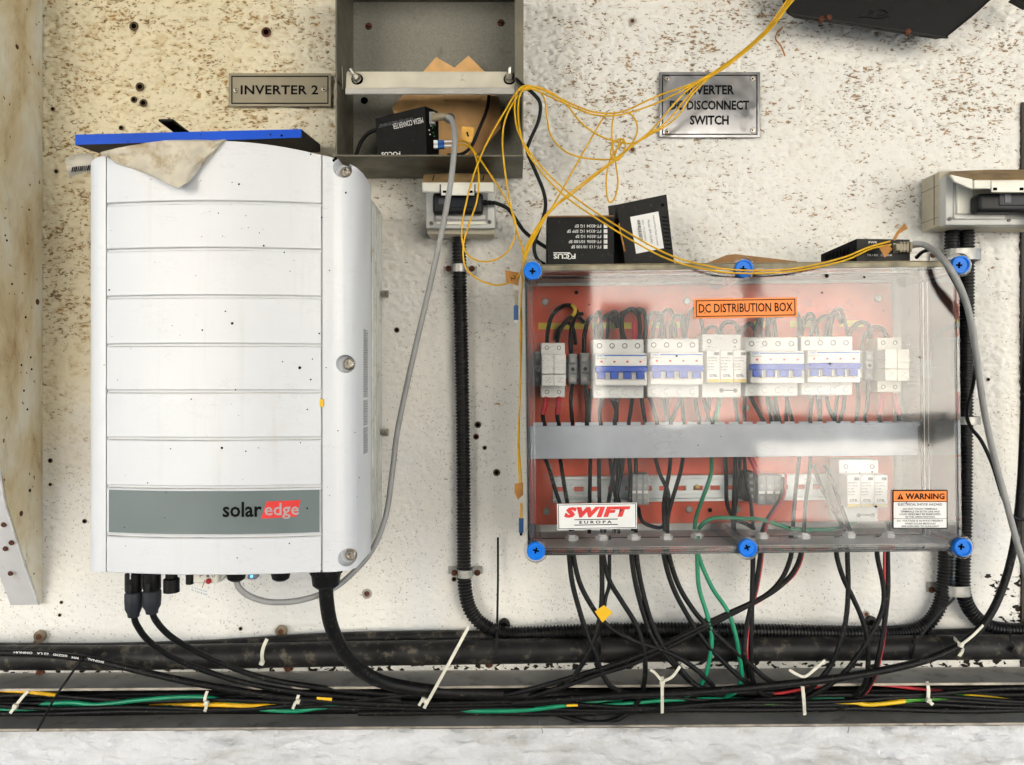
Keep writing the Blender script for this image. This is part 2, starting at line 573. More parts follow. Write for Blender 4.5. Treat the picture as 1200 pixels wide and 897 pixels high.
STEEL_EDGE = pm('cut_steel_edge', (176, 168, 154), .45, metal=.5, var=.2, scale=30, dirt=((120, 84, 52), .6, 30))
STEEL_SGN = pm('brushed_bronze_plate', (142, 134, 114), .45, metal=.35, var=.08, scale=16, dirt=((120, 110, 88), .62, 24))
STEEL_MIR = pm('polished_steel_plate', (150, 150, 152), .14, metal=.5, var=.05, scale=14)
STEEL_BR = pm('zinc_plated', (166, 165, 160), .4, metal=.45, var=.12, scale=60, dirt=((132, 120, 104), .62, 60))
STEEL_BOLT = pm('stainless_bolt', (186, 180, 168), .3, metal=.9, var=.12, scale=80, dirt=((128, 96, 62), .62, 120))
RUST = pm('rusty_iron', (92, 50, 30), .85, var=.3, scale=160, bump=.6, bscale=400)
ALU_BAR = pm('pale_painted_bar', (206, 200, 182), .45, var=.06, scale=20, dirt=((148, 138, 116), .64, 50))
CARD = pm('cardboard', (222, 176, 118), .85, var=.07, scale=40, bump=.1)
CARD_DK = pm('shabby_cardboard', (150, 112, 70), .85, var=.1, scale=40)
TAG_BR = pm('brown_paper_tag', (176, 122, 58), .8, var=.12, scale=70)
TAG_Y = pm('yellow_tape_tag', (238, 186, 20), .45, var=.05)
TAG_O = pm('faded_yellow_tag', (214, 162, 70), .6, var=.08)
FLAP = pm('dirty_paper_sheet', (206, 198, 180), .8, var=.10, scale=30, dirt=((166, 146, 110), .50, 34), bump=1.0, bscale=70)
SOCK_GR = pm('grey_socket_plastic', (196, 196, 192), .4, var=.05, scale=20, dirt=((160, 150, 128), .62, 30))
SOCK_OLD = pm('weathered_socket_plastic', (192, 184, 162), .5, var=.07, scale=20, dirt=((160, 140, 100), .56, 30))
SOCK_LID = pm('socket_flap_plastic', (226, 224, 212), .4, var=.04, scale=20)
SOCK_TOP = pm('dirt_stained_flap_top', (146, 120, 80), .7, var=.15, scale=40)
BASE_GR = pm('light_grey_enclosure', (236, 236, 232), .45, var=.04, scale=12, dirt=((176, 170, 156), .64, 20))
RED_PL = pm('red_mounting_plate', (228, 92, 60), .5, var=.07, scale=14)
MCB_W = pm('white_breaker_plastic', (238, 238, 236), .4, var=.03)
MCB_G = pm('pale_grey_breaker_plastic', (226, 228, 228), .4, var=.04)
MCB_C = pm('cream_fuse_plastic', (222, 220, 208), .4, var=.04)
MCB_B = pm('blue_breaker_lever', (16, 84, 208), .4, var=.05, spec=.25)
TERM_G = pm('grey_terminal_plastic', (138, 142, 146), .45, var=.08, scale=60)
TRUNK = pm('grey_wiring_duct', (186, 193, 204), .45, var=.04)
DIN = pm('zinc_din_rail', (216, 222, 224), .4, metal=.3, var=.06)
NYLON = pm('white_nylon_tie', (222, 218, 200), .45, var=.06, scale=60)
NUT_W = pm('white_gland_nut', (240, 240, 240), .45, var=.05)
INK = pm('black_ink', (7, 7, 9), .6, spec=.1)
INK_G = pm('grey_ink', (96, 98, 102), .6)
INK_W = pm('white_ink', (222, 222, 220), .6)
INK_R = pm('red_ink', (222, 52, 50), .5)
INK_B = pm('blue_ink', (54, 116, 200), .5)
ORANGE = pm('orange_sticker', (244, 132, 34), .45, var=.03)
STICK_W = pm('white_sticker', (232, 232, 230), .5, var=.03)
YEL_LBL = pm('yellow_rail_label', (224, 196, 60), .5, var=.05)
SLATE = pm('slate_grey_name_strip', (104, 116, 116), .42, var=.04, scale=10)
HEAT = pm('grey_cast_heatsink', (206, 206, 202), .55, var=.06, scale=30, dirt=((150, 138, 116), .56, 24), bump=.4, bscale=200)
GAP_SHADE = pm('gap_shade_black', (24, 22, 20), .8, var=.3, scale=60, bump=.5, bscale=80)  # shade tone for the gap under the channel
M_POST = pm('dark_wood', (46, 36, 28), .6, var=.2)
M_CONC = pm('yard_concrete', (122, 121, 118), .85, var=.12, scale=1.5, bump=.3, bscale=30)
M_FACADE = pm('cream_render', (236, 232, 222), .85, var=.05, scale=1)
M_SOFFIT = pm('grey_soffit', (92, 88, 82), .8, var=.1, scale=2)
M_REFL_DK = pm('dark_reflection_paint', (52, 54, 52), .6, var=.2, scale=3)  # dark tone of the pieces added to shape the lid reflections
M_DKGL = pm('dark_window_glass', (36, 42, 48), .1)

# ------------------------------------------------------------------ the setting
GZ = -1.45
o = MB().box(-60, 60, -120, .3, GZ - .2, GZ).build('ground', M_CONC, None, False, kind='structure')

def vnoise(X, Z, sx, sz, seed):
    """smooth value noise on a lattice with cells of sx by sz metres."""
    rg = np.random.default_rng(seed)
    u, v = (X + 2) / sx, (Z + 2) / sz
    iu, iv = np.floor(u).astype(int), np.floor(v).astype(int)
    fu, fv = u - iu, v - iv
    fu, fv = fu * fu * (3 - 2 * fu), fv * fv * (3 - 2 * fv)
    T = rg.random((iu.max() + 3, iv.max() + 3))
    a = T[iu, iv] * (1 - fu) + T[iu + 1, iv] * fu
    b = T[iu, iv + 1] * (1 - fu) + T[iu + 1, iv + 1] * fu
    return a * (1 - fv) + b * fv
NX, NZ = 980, 640
gx, gz_ = np.meshgrid(np.linspace(-.95, .95, NX), np.linspace(-.60, .65, NZ))
wx = gx + .004 * (vnoise(gx, gz_, .018, .018, 1) - .5)
wz = gz_ + .004 * (vnoise(gx, gz_, .018, .018, 2) - .5)
st1 = vnoise(wx, wz, .0082, .0050, 3)
st2 = vnoise(wx + wz * .4, wz, .0046, .0034, 4)
lump = vnoise(gx, gz_, .03, .022, 5)
rel = np.clip(.55 * st1 + .38 * st2 + .16 * lump - .04, 0, 1)
zone = np.clip((gz_ + .12) * 1.7 + .9 * (vnoise(gx, gz_, .28, .2, 6) - .5) + np.clip(-.18 - gx, 0, 1) * .6, 0, 1)
deep = (.0021 + .0052 * zone) * (1 - rel) ** 1.3
vs = np.stack([gx, deep, gz_], -1).reshape(-1, 3)
idx = np.arange(NX * NZ).reshape(NZ, NX)
fs = np.stack([idx[:-1, :-1], idx[:-1, 1:], idx[1:, 1:], idx[1:, :-1]], -1).reshape(-1, 4)
nb = len(vs)
bx_ = [(x, y, z) for x in (-3.2, 3.2) for y in (.0062, .22) for z in (GZ, 2.4)]
bf = [(0, 4, 5, 1), (2, 3, 7, 6), (0, 1, 3, 2), (4, 6, 7, 5), (1, 5, 7, 3), (0, 2, 6, 4)]
me = bpy.data.meshes.new('plaster_wall')
me.from_pydata(vs.tolist() + bx_, [], fs.tolist() + [tuple(nb + q for q in f) for f in bf])
at = me.attributes.new('relief', 'FLOAT', 'POINT')
at.data.foreach_set('value', np.concatenate([rel.reshape(-1), np.full(8, .55)]).astype(np.float32))
me.polygons.foreach_set('use_smooth', [True] * (len(me.polygons) - 6) + [False] * 6)
wall = link_mesh('plaster_wall', me, M_WALL, None, Vector((0, 0, 0)))
tags(wall, 'cream stippled plaster wall with brown pitting that carries all the equipment', 'wall')

# roof over the wall and the bright yard opposite: seen only as reflections and as the source of the soft light
rf = thing('porch_roof', 'grey porch roof overhanging the plaster wall', 'roof', (0, -1.5, 1.45))
MB().box(-3.6, 3.6, -3.05, .22, 1.45, 1.55).build('soffit', M_SOFFIT, rf, False)
for x in (-2.6, -1.3, 0.1, 1.4, 2.7):
    MB().box(x - .04, x + .04, -3.0, -.02, 1.36, 1.452).build('rafter', M_SOFFIT, rf, False)
hs = thing('house', 'cream rendered house across the yard mirrored in the steel sign', 'house', (0, -9.3, GZ))
MB().box(-9, 9, -9.8, -9.3, GZ, 4.4).build('house_wall', M_FACADE, hs, False)
for x in (-5.5, -2.3, .9, 4.3):
    MB().box(x, x + .9, -9.32, -9.28, 2.0, 3.5).build('window', M_DKGL, hs, False)
MB().box(1.2, 1.85, -9.33, -9.28, GZ, 1.05).build('door', M_REFL_DK, hs, False)  # no known door: dark patch added for the lid reflection
MB().box(3.12, 3.34, -9.42, -9.30, GZ, 4.4).build('dark_reflection_strip', M_REFL_DK, hs, False)  # dark upright added to mirror as a streak in the lid
gt = MB().box(-1.6, 2.5, -7.05, -6.99, GZ + .04, -.42).build('reflection_gate', M_REFL_DK, None, False,
    label='long dark gate added behind the viewer to darken the lid reflection', cat='gate')  # unseen, added to keep the lower lid reflection dark
gw = thing('reflection_wall', 'low cream wall topped by dark sheet, added behind the viewer for the lid reflection', 'wall', (5.3, -7, GZ))
MB().box(2.56, 8.0, -7.12, -6.98, GZ, -.62).build('wall_base', M_FACADE, gw, False)  # unseen, added to mirror a pale area under a dark band in the lid
MB().box(2.56, 8.0, -7.07, -7.03, -.62, -.33).build('top_sheet', M_REFL_DK, gw, False)
pl = MB().box(-1.1, .38, -3.0, -2.75, GZ, 1.452, .01).build('reflection_column', pm('reflection_column_grey', (92, 90, 88), .8), None, False,
    label='broad grey column added behind the viewer to darken the lid reflection', cat='column')  # unseen, added for the dark upright area mirrored in the lid

# tapered fin at the end of the wall
fx = -.748
fin = thing('plaster_fin', 'stained plaster fin with tapered foot projecting from the wall', 'fin', (fx - .02, -.05, -.35))
prof = [(0.0, -.352), (.006, -.350), (.048, -.263), (.085, -.179), (.098, -.126), (.106, -.09), (.125, 1.4), (0.0, 1.4)]
mb = MB()
a = [mb.bm.verts.new((fx, -d, z)) for d, z in prof]
c = [mb.bm.verts.new((fx - .046, -d, z)) for d, z in prof]
mb.bm.faces.new(a); mb.bm.faces.new(c[::-1])
for i in range(len(prof)):
    mb.bm.faces.new((a[i], c[i], c[(i + 1) % len(prof)], a[(i + 1) % len(prof)]))
mb.build('fin_body', M_FIN, fin, False)
fr = []
FACE = pm('grey_painted_fin_edge', (204, 204, 206), .7, var=.06, scale=12, dirt=((160, 140, 108), .64, 20))
mb = MB()                                                # paler painted face of the taper
fp = [(.0085, -.351), (.0505, -.264), (.0875, -.180), (.1005, -.127), (.1085, -.091)]
mb.grid([[Vector((fx - .0015, -d, z)), Vector((fx - .045, -d - .0005, z - .001))] for d, z in fp], Vector((0, .0025, .0015)))
mb.build('taper_face', FACE, fin, False)
mb = MB()
mb.tube(spline([Vector((fx - .0005, -d - .0006, z)) for d, z in fp]), .0016, 6).build('chipped_arris', M_LIME, fin)
for px, py in ((5, 615), (14, 636), (7, 643), (13, 672)):
    d = .03 + (672 - py) / 672 * .55
    k = fp
    zz = P(px, py, .06).z
    dd = min(.1, .011 + (-.351 - zz) / (-.351 + .180) * .079)
    p = Vector((P(px, py, dd).x, -dd - .001, P(px, py, dd).z))
    MB().lathe(p, (0, -1, -.3), [(.0001, -.001), (.0042, 0), (.0034, .002), (0, .0028)], 9).build('rusty_screw', RUST, fin)
for px, py, r in ((20, 55, .004), (30, 372, .0022), (44, 354, .005), (36, 419, .002), (25, 428, .002), (37, 433, .002), (28, 458, .002), (32, 480, .002), (14, 333, .002), (25, 602, .0045), (35, 575, .003), (8, 282, .002), (6, 276, .0016), (34, 246, .0018)):
    dd = D + fx * F / (px - 600) * 1.0
    dd = D - (fx * F) / (px - 600)
    p = P(px, py, dd)
    MB().lathe(p, (1, 0, 0), [(.0001, -.0005), (r, 0), (r * .7, .0008), (0, .001)], 8).build('speck', RUST if r > .0035 else SPECK, fin)

# whitewashed plinth under the cable channel
mb = MB()
rows = []
nx, nzv = 720, 56
for j in range(nzv + 1):
    row = []
    v = j / nzv
    for i in range(nx + 1):
        x = -1.7 + 3.4 * i / nx
        topz = -.5272 + .0046 * x / .8 + .0030 * noise.noise(Vector((x * 9, 3, 0))) + .0015 * noise.noise(Vector((x * 31, 8, 0)))
        z = topz + (-.80 - topz) * v
        yy = -.046 - .010 * min(1, v * 6) ** .5
        yy -= .011 * noise.fractal(Vector((x * 14, z * 40, 0)), .75, 2.1, 6) + .004 * noise.noise(Vector((x * 50, z * 140, 2)))
        row.append(Vector((x, yy, z)))
    rows.append(row)
back = [Vector((p.x, -.001, p.z)) for p in rows[0]]
mb.grid([back] + rows)
plinth = mb.build('whitewashed_plinth', M_LIME, None, True, 80, label='rough whitewashed masonry plinth along the foot of the wall', cat='plinth')
for pts in ([(632, 845), (637, 858), (633, 863)], [(766, 846), (764, 858)], [(995, 852), (994, 865)]):
    q = []
    for (xa, ya), (xb, yb) in zip(pts, pts[1:]):
        m_ = max(2, int(abs(xb - xa) / 7))
        q += [(xa + (xb - xa) * k / m_ + random.uniform(-1, 1), ya + (yb - ya) * k / m_ + random.uniform(-1.1, 1.1), .0575 + random.uniform(-.0012, .0008)) for k in range(m_)]
    MB().tube(path(q, .0575, None, 3), .0007, 5).build('crack', pm('crack_grey', (138, 138, 142), .9), plinth)

MB().fbox(1197.6, 120, 1290, 1300, .003, -.005).build('dark_door_post', M_POST, None,
    label='dark door post at the far end of the plaster wall', cat='post')

# drilled holes, plugs and old fixings in the plaster
for px, py, r, kd in ((157, 31, 4.2, 'b'), (312, 38, 4.5, 'r'), (164, 102, 4, 'b'), (157, 117, 3, 'b'), (168, 121, 3.6, 'b'), (142, 150, 2.2, 'b'), (62, 128, 2, 'b'), (66, 201, 2, 'b'),
                      (741, 25, 3.2, 'p'), (741, 176, 3.2, 'p'), (560, 498, 3, 'b'), (558, 512, 2.6, 'r'), (568, 525, 2, 'b'), (582, 554, 3.2, 'b'), (465, 387, 2.4, 'b'), (113, 440, 3, 'r'),
                      (59, 540, 2.2, 'b'), (59, 568, 1.6, 'b'), (72, 706, 1.6, 'b'), (70, 721, 1.6, 'b'), (1167, 553, 2.4, 'b'), (282, 737, 1.8, 'b'), (430, 696, 4.5, 'p'),
                      (1015, 720, 3.2, 'p'), (99, 611, 2, 'r'), (532, 679, 2.2, 'b'), (1158, 445, 1.6, 'b')):
    k = D / F
    r *= k
    p = P(px, py, 0)
    h = MB().lathe(p, (0, -1, 0), [(.0001, .0002), (r * .72, .0003), (r * .85, .0016), (r * 1.15, .0013), (r * 1.35, .0001)], 11)
    ho = h.build('anchor_hole', {'b': pm('hole_grime', (92, 74, 50), .9), 'r': RUST, 'p': pm('grey_wall_plug', (176, 172, 160), .7)}[kd], wall)
    MB().lathe(p, (0, -1, 0), [(.0001, .0005), (r * .74, .0007), (0, .0008)], 10).build('hole', DEEP if kd != 'p' else RUST, ho)

# ------------------------------------------------------------------ the inverter
XC, HW, HP = -.3785, .180, .1372
HWL = .1715
def idep(x):
    """depth of the cover's front surface at local x."""
    ax = abs(x)
    if ax <= HP: return .246 + .014 * (1 - (ax / HP) ** 2)
    t = min(1, (ax - HP) / ((HW if x > 0 else HWL) - HP))
    return .200 + .045 * (1 - t ** 2.6) ** (1 / 2.2)
def iarch(x):
    return .2785 + .0245 * (1 - (x / HW) ** 2)
IB = -.2408
inv = thing('solar_inverter', 'white wall-mounted solar inverter with ribbed cover and grey name strip', 'inverter', (XC, -.12, IB))

# rear casting with its narrow fins
mb = MB()
pr = [(XC + x, iarch(x) - .012) for x in [-.165 + .337 * i / 14 for i in range(15)]]
mb.prism([(XC - .165, IB + .004)] + pr + [(XC + .172, IB + .004)], -.128, -.014)
mb.build('rear_casting', HEAT, inv, True, 30)
for k in range(5):
    yb = -.112 + k * .021
    MB().box(XC + .1715, XC + .1745, yb, yb + .010, IB + .012, .262, .001).build('cooling_fin', HEAT, inv)
# cover shell behind the panels
mb = MB()
xs = [-HP + 2 * HP * i / 20 for i in range(21)]
rows = [[Vector((XC + x, -(idep(x) - .0042), IB + .0012)) for x in xs], [Vector((XC + x, -(idep(x) - .0042), iarch(x) - .0012)) for x in xs]]
mb.grid(rows, lambda p: Vector((0, -.12 - p.y, 0)))
mb.build('cover_core', M_COVER, inv, True, 30)
# ribs of the cover: one panel each
zl = [.2258, .1673, .1078, .0471, -.0114, -.0709, -.1316, -.1933]
bands = [(zl[0], None)] + [(zl[i + 1], zl[i]) for i in range(7)] + [(IB, zl[7])]
def slab(zlo, zhi, x0, x1, d_out, d_in, nseg=20, ch=.0011):
    mb = MB()
    xs = [x0 + (x1 - x0) * i / nseg for i in range(nseg + 1)]
    def zt(x): return iarch(x) if zhi is None else zhi
    bow = .0
    R0 = [Vector((XC + x, -(idep(x) + d_in), zlo)) for x in xs]
    R1 = [Vector((XC + x, -(idep(x) + d_out - ch), zlo)) for x in xs]
    def ins(x): return max(x0 + ch, min(x1 - ch, x))
    R2 = [Vector((XC + ins(x), -(idep(x) + d_out), zlo + ch)) for x in xs]
    R3 = [Vector((XC + ins(x), -(idep(x) + d_out), zt(x) - ch)) for x in xs]
    R4 = [Vector((XC + x, -(idep(x) + d_out - ch), zt(x))) for x in xs]
    R5 = [Vector((XC + x, -(idep(x) + d_in), zt(x))) for x in xs]
    mb.grid([R0, R1, R2, R3, R4, R5])
    return mb
panels = []
for i, (zlo, zhi) in enumerate(bands):
    g = .0019
    mb = slab(zlo + (g if i < 8 else 0), None if zhi is None else zhi - g, -HP + .0003, HP - .0003, 0, -.0065)
    panels.append(mb.build('cover_panel', M_COVER, inv, True, 30))
# grime settled in the grooves
for z in zl:
    mb = MB()
    xs = [-HP + .002 + (2 * HP - .004) * i / 40 for i in range(41)]
    mb.grid([[Vector((XC + x, -(idep(x) - .0032), z - .0019)) for x in xs],
             [Vector((XC + x, -(idep(x) - .0032), z - .0019 + .0009 * (.6 + .4 * noise.noise(Vector((x * 40, z * 90, 0)))))) for x in xs]], Vector((0, .001, 0)))
    mb.build('groove_grime', pm('groove_grime', (158, 148, 130), .9, var=.25, scale=60), inv, False)
# name strip with its lettering
ns_ = slab(-.1897, -.1358, -.1326, .1350, .0009, -.002, ch=.0003).build('name_strip', SLATE, inv, True, 30)
# side columns with scooped bolt seats
def column(sgn):
    mb = MB()
    hw = HW if sgn > 0 else HWL
    xs = [sgn * (HP + .0005 + (hw - HP - .0005) * i / 12) for i in range(13)]
    prof = [(x, idep(x)) for x in xs] + [(sgn * hw, .165), (sgn * (hw - .0025), .129), (sgn * HP, .129)]
    a = [mb.bm.verts.new((XC + x, -d, IB + (.004 if d < .22 and d > .13 else 0))) for x, d in prof]
    c = [mb.bm.verts.new((XC + x, -d, iarch(x))) for x, d in prof]
    n = len(prof)
    mb.bm.faces.new(a); mb.bm.faces.new(c[::-1])
    for i in range(n):
        mb.bm.faces.new((a[i], c[i], c[(i + 1) % n], a[(i + 1) % n]))
    o = mb.build('side_column', M_COVER, inv, True, 30)
    return o
def cut(o, cutter):
    md = o.modifiers.new('b', 'BOOLEAN')
    md.operation = 'DIFFERENCE'; md.solver = 'EXACT'; md.object = cutter
    bpy.context.view_layer.update()
    dg = bpy.context.evaluated_depsgraph_get()
    me = bpy.data.meshes.new_from_object(o.evaluated_get(dg))
    o.modifiers.clear()
    me.polygons.foreach_set('use_smooth', [True] * len(me.polygons))
    me.set_sharp_from_angle(angle=R(30))
    me.name = 'side_column'
    o.data = me
    while len(me.materials) > 1: me.materials.pop()
    bpy.data.objects.remove(cutter)
colR = column(1)
colL = column(-1)
bolts = [(406, 203), (409.5, 427), (411.5, 650)]
for px, py in bolts:
    p = P(px, py, .219)
    q = MB().lathe(p + Vector((-.003, .0, .0)), (.12, -1, 0), [(.0102, -.0005), (.0110, .001), (.0128, .05)], 26).build('cutter', None)
    cut(colR, q)
q = MB().lathe(P(106.5, 659, .205), (-.2, -1, 0), [(.008, -.03), (.008, .05)], 14).build('cutter', None)
cut(colL, q)
for px, py in bolts:
    p = P(px, py, .219)
    MB().lathe(p, (0, -1, 0), [(.0078, 0), (.0078, .0012), (.0062, .0014), (.0062, .006), (.0055, .0068), (.0034, .0068), (.0030, .0030), (0, .0030)], 16).build('socket_bolt', STEEL_BOLT, inv)
for py in (345, 507):
    p = P(447, py, .03)
    MB().cyl(p, p + Vector((.011, 0, 0)), .0062, 8, .001).build('side_bolt', STEEL_BOLT, inv)
# printed rating labels on the cover's flank
for py0, py1 in ((386, 466), (469, 499), (501, 532)):
    x = XC + HW
    za, zb = P(427, py0, .19).z, P(427, py1, .19).z
    lb = MB().box(x - .0006, x + .0007, -.196, -.168, zb, za).build('rating_label', pm('grey_rating_label', (176, 178, 180), .4, metal=.2), inv, False)
    n = int((za - zb) / .0032)
    mb = MB()
    for k in range(n):
        z = zb + (k + .5) * (za - zb) / n
        L_ = random.uniform(.008, .024)
        mb.box(x + .0007, x + .0010, -.194, -.194 + L_, z - .0008, z + .0005)
    mb.build('label_print', pm('faint_ink', (140, 142, 146), .6), lb, False, kind='stuff')
yf = lambda x: -(idep(x - XC) + .0013) + idep(0) * 0
def ytext(s, px0, py0, px1, py1, mat, bold=0.0, shear=0.0):
    """lettering laid on the curved name strip."""
    o = text(s, px0, py0, px1, py1, .258, mat, ns_, bold=bold, shear=shear)
    for v in o.data.vertices:
        wx = o.data.vertices[v.index].co.x + wloc(o).x
        v.co.y = .258 - (idep(wx - XC) + .0014)
    return o
ytext('solar', 262, 588, 307, 606, INK, .022)
mb = MB()
pp = [(306, 608), (312.5, 588), (351, 587), (346, 606.5)]
q = [P(x, y, .2575) for x, y in pp]
mb.grid([[Vector((v.x, -(idep(v.x - XC) + .00115), v.z)) for v in (q[1].lerp(q[2], i / 8) for i in range(9))],
         [Vector((v.x, -(idep(v.x - XC) + .00115), v.z)) for v in (q[0].lerp(q[3], i / 8) for i in range(9))]])
mb.build('red_flag', INK_R, ns_, False)
o = ytext('edge', 310, 590, 349, 609, pm('slate_ink', (168, 160, 160), .45), .012)
# scattered fly specks on the cover
mb = MB()
spots = [(280, 216, 1.8), (272, 214, 1), (364, 181, 1.6), (256, 250, 1.2), (288, 253, 1), (304, 273, 1), (309, 288, 1.8), (291, 267, .9), (333, 296, 1.4), (261, 277, .9), (393, 186, 3.2), (391, 188, 3),
         (405, 226, 2), (377, 255, 1.2), (386, 317, 1.2), (264, 365, 1.4), (272, 379, 2.6), (237, 387, 1.6), (374, 391, 1.6), (276, 457, 1.3), (331, 424, 1.2), (351, 431, 3), (364, 445, 1.6), (366, 421, 1.2), (382, 431, 1.2),
         (224, 468, 1.4), (352, 519, 1.2), (260, 525, 2.4), (200, 526, 1.2), (288, 529, 1.4), (173, 566, 1.3), (278, 579 + 75, 1.2), (339, 637, 1.4), (360, 596, 1.4), (193, 607, .8), (396, 505, 1.2), (416, 507, .9), (421, 560, .9),
         (128, 340, 1.6), (122, 428, 1), (360, 480, 1.4), (303, 525, 1), (340, 318, 1), (147, 700 - 60, .9)]
for k in range(36):
    spots.append((random.uniform(130, 420), random.uniform(200, 665), random.uniform(.5, .9)))
for px, py, r in spots:
    X = P(px, py, .25).x - XC
    for _ in range(3):
        X = P(px, py, idep(max(-HW, min(HW, X)))).x - XC
    d = idep(max(-HW + .002, min(HW - .002, X))) + (.0012 if 572 < py < 623 else 0)
    p = P(px, py, d)
    rr = r * .00082
    mb.lathe(p + Vector((0, .0002, 0)), (0, -1, .15), [(rr * .95, 0), (rr * .6, .0006), (0, .0008)], 7)
mb.build('fly_specks', SPECK, inv, True, 60, kind='stuff')
MB().fbox(374.5, 468, 379, 477, .2475, .244, .0006).build('yellow_sticker', TAG_Y, inv)

# fittings on the underside
def plug_connector(px0, px1, y0, y1, name='cable_connector', long=True):
    c = (px0 + px1) / 2
    t = thing(name, '', 'connector', P(c, y1, .20))
    r = (px1 - px0) / 2 * 1.01 / F
    p = P(c, y0, .20)
    tp = Vector((p.x, p.y, IB + .004))
    h = tp.z - P(c, y1, .20).z
    if long:
        MB().lathe(tp, (0, 0, -1), [(r * .93, 0), (r * .93, h * .16), (r * .80, h * .17), (r * .80, h * .22), (r, h * .23), (r, h * .52), (r * .9, h * .56)], 18).build('socket_half', BLACK_PLA, t)
        MB().lathe(tp, (0, 0, -1), [(r * .88, h * .55), (r * 1.04, h * .58), (r * 1.04, h * .72), (r * .98, h * .86), (r * .72, h * .94), (r * .66, h)], 12).build('gland_nut', pm('charcoal_nut', (44, 46, 52), .5, var=.1, spec=.25), t)
        MB().box(p.x - .0035, p.x + .0035, p.y - r * .98 - .0014, p.y - r * .7, tp.z - h * .55, tp.z - h * .38, .0006).build('latch', BLACK_PLA, t)
    else:
        MB().lathe(tp, (0, 0, -1), [(r * .95, 0), (r * .95, h * .35), (r * .74, h * .38), (r * .74, h * .55), (r, h * .58), (r, h), (r * .5, h)], 18).build('socket_half', BLACK_PLA, t)
        MB().box(p.x - r * .6, p.x + r * .6, p.y - r - .001, p.y - r * .8, tp.z - h * .3, tp.z - h * .02).build('latch', BLACK_PLA, t)
    return t, tp, r
t, tp, r = plug_connector(147, 166, 676, 723)
tags(t, 'black plug connector under the inverter, the one nearer the plaster fin', 'connector', group='connectors under the inverter')
MB().box(tp.x + .0005, tp.x + .0018, tp.y - r * .99 - .0006, tp.y - r * .9, tp.z - .022, tp.z - .008).build('printing', INK_W, t, False)
t, tp, r = plug_connector(168, 188, 676, 719)
tags(t, 'black plug connector under the inverter, second from the plaster fin', 'connector', group='connectors under the inverter')
t, tp, r = plug_connector(192, 210, 676, 694, long=False)
tags(t, 'short empty black connector socket under the inverter', 'connector', group='connectors under the inverter')
MB().box(tp.x + .0005, tp.x + .0018, tp.y - r * .99 - .0006, tp.y - r * .9, tp.z - .016, tp.z - .004).build('printing', INK_W, t, False)
MB().fbox(217, 672, 225, 686, .20, .188, .0012).build('blanking_plug', BLACK_PLA, None, label='small square black blanking plug beside the switch block', cat='plug')
sw = thing('switch_block', 'cream switch block with red button under the inverter', 'switch', P(248, 684, .19))
MB().fbox(226, 671, 256, 684, .20, .165, .0015).build('switch_body', MCB_C, sw)
MB().prism([(P(256, 671, .195).x + .0004, P(0, 671, .195).z), (P(264, 674, .195).x, P(0, 674, .195).z), (P(257, 683, .195).x + .0004, P(0, 683, .195).z)], -.195, -.17).build('switch_cheek', SOCK_GR, sw, False)
text('P', 234, 672.5, 238, 677, .2008, INK_G, sw); text('1', 242, 672.5, 245, 677, .2008, INK_G, sw); text('0', 248, 672.5, 252, 677, .2008, INK_G, sw)
MB().lathe(P(245, 681, .2), (0, -1, 0), [(.0036, -.001), (.0036, .003), (.0026, .0042), (0, .0042)], 14).build('red_button', pm('dark_red_button', (172, 26, 34), .35), sw)
tg_ = thing('paper_tag', 'small white written tag hanging from the switch block', 'tag', P(232, 694, .206))
mb = MB()
c = P(233.5, 692.5, .206)
mb.box(c.x - .0125, c.x + .0125, c.y - .0004, c.y + .0004, c.z - .0045, c.z + .0045, 0, R(18)).build('tag_sheet', STICK_W, tg_, False)
for k, (w_, s_) in enumerate((('to reset, press then', -1.6), ('for 5 sec & hold', 1.6))):
    text(w_, 224, 691.3 + s_, 243, 693.6 + s_, .2068, INK_G, tg_, rot=R(18))
MB().tube([P(237, 689, .2068), P(239, 683, .2055), P(240, 680, .2042)], .0006, 6).build('tag_string', TAG_BR, tg_)
for px, h, nm, lb in ((277, 681, 'cable_gland', 'low black dome gland that the grey data cable enters'), (329, 680.5, 'blank_gland', 'low black dome cap with no cable under the inverter')):
    p = P(px, h, .20); r = 12 * 1.01 / F
    z0 = IB + .006
    MB().lathe(Vector((p.x, p.y, z0)), (0, 0, -1), [(r, 0), (r, (z0 - p.z) * .55), (r * .82, (z0 - p.z) * .9), (r * .5, z0 - p.z)], 18).build(nm, BLACK_PLA, None, label=lb, cat='gland')
lm, lt, lns, lL, lb_ = nodes_of('blue_status_light')
lb_.inputs['Base Color'].default_value = (.02, .15, .8, 1); lb_.inputs['Emission Color'].default_value = (.08, .35, 1, 1); lb_.inputs['Emission Strength'].default_value = .9
si = thing('status_lamp', 'tiny blue status light in a grey housing below the inverter', 'lamp', P(295, 679, .2))
MB().fbox(290, 671, 300, 679.5, .205, .19, .001).build('lamp_housing', pm('lamp_grey', (110, 118, 130), .4), si)
MB().disc(295, 675.5, .205, .0017, .0012, 10).build('lamp_lens', lm, si)
gl = thing('large_cable_gland', 'large ribbed black cable gland at the corner below the inverter', 'gland', P(382, 690, .185))
p = P(382, 689, .185); z0 = IB + .005; r = 18 * 1.025 / F; h = z0 - p.z
MB().lathe(Vector((p.x, p.y, z0)), (0, 0, -1), [(r, 0), (r, h * .5), (r * .93, h * .62), (r * .86, h * .9), (r * .62, h)], 24).build('gland_body', BLACK_PLA, gl)
for k in range(10):
    a = 2 * math.pi * k / 10
    M_ = Matrix.Translation(Vector((p.x + r * math.cos(a), p.y + r * math.sin(a), z0 - h * .27))) @ Matrix.Rotation(a, 4, 'Z')
    MB().obox(M_, .003, .004, h * .5, .0008).build('grip_rib', BLACK_PLA, gl)

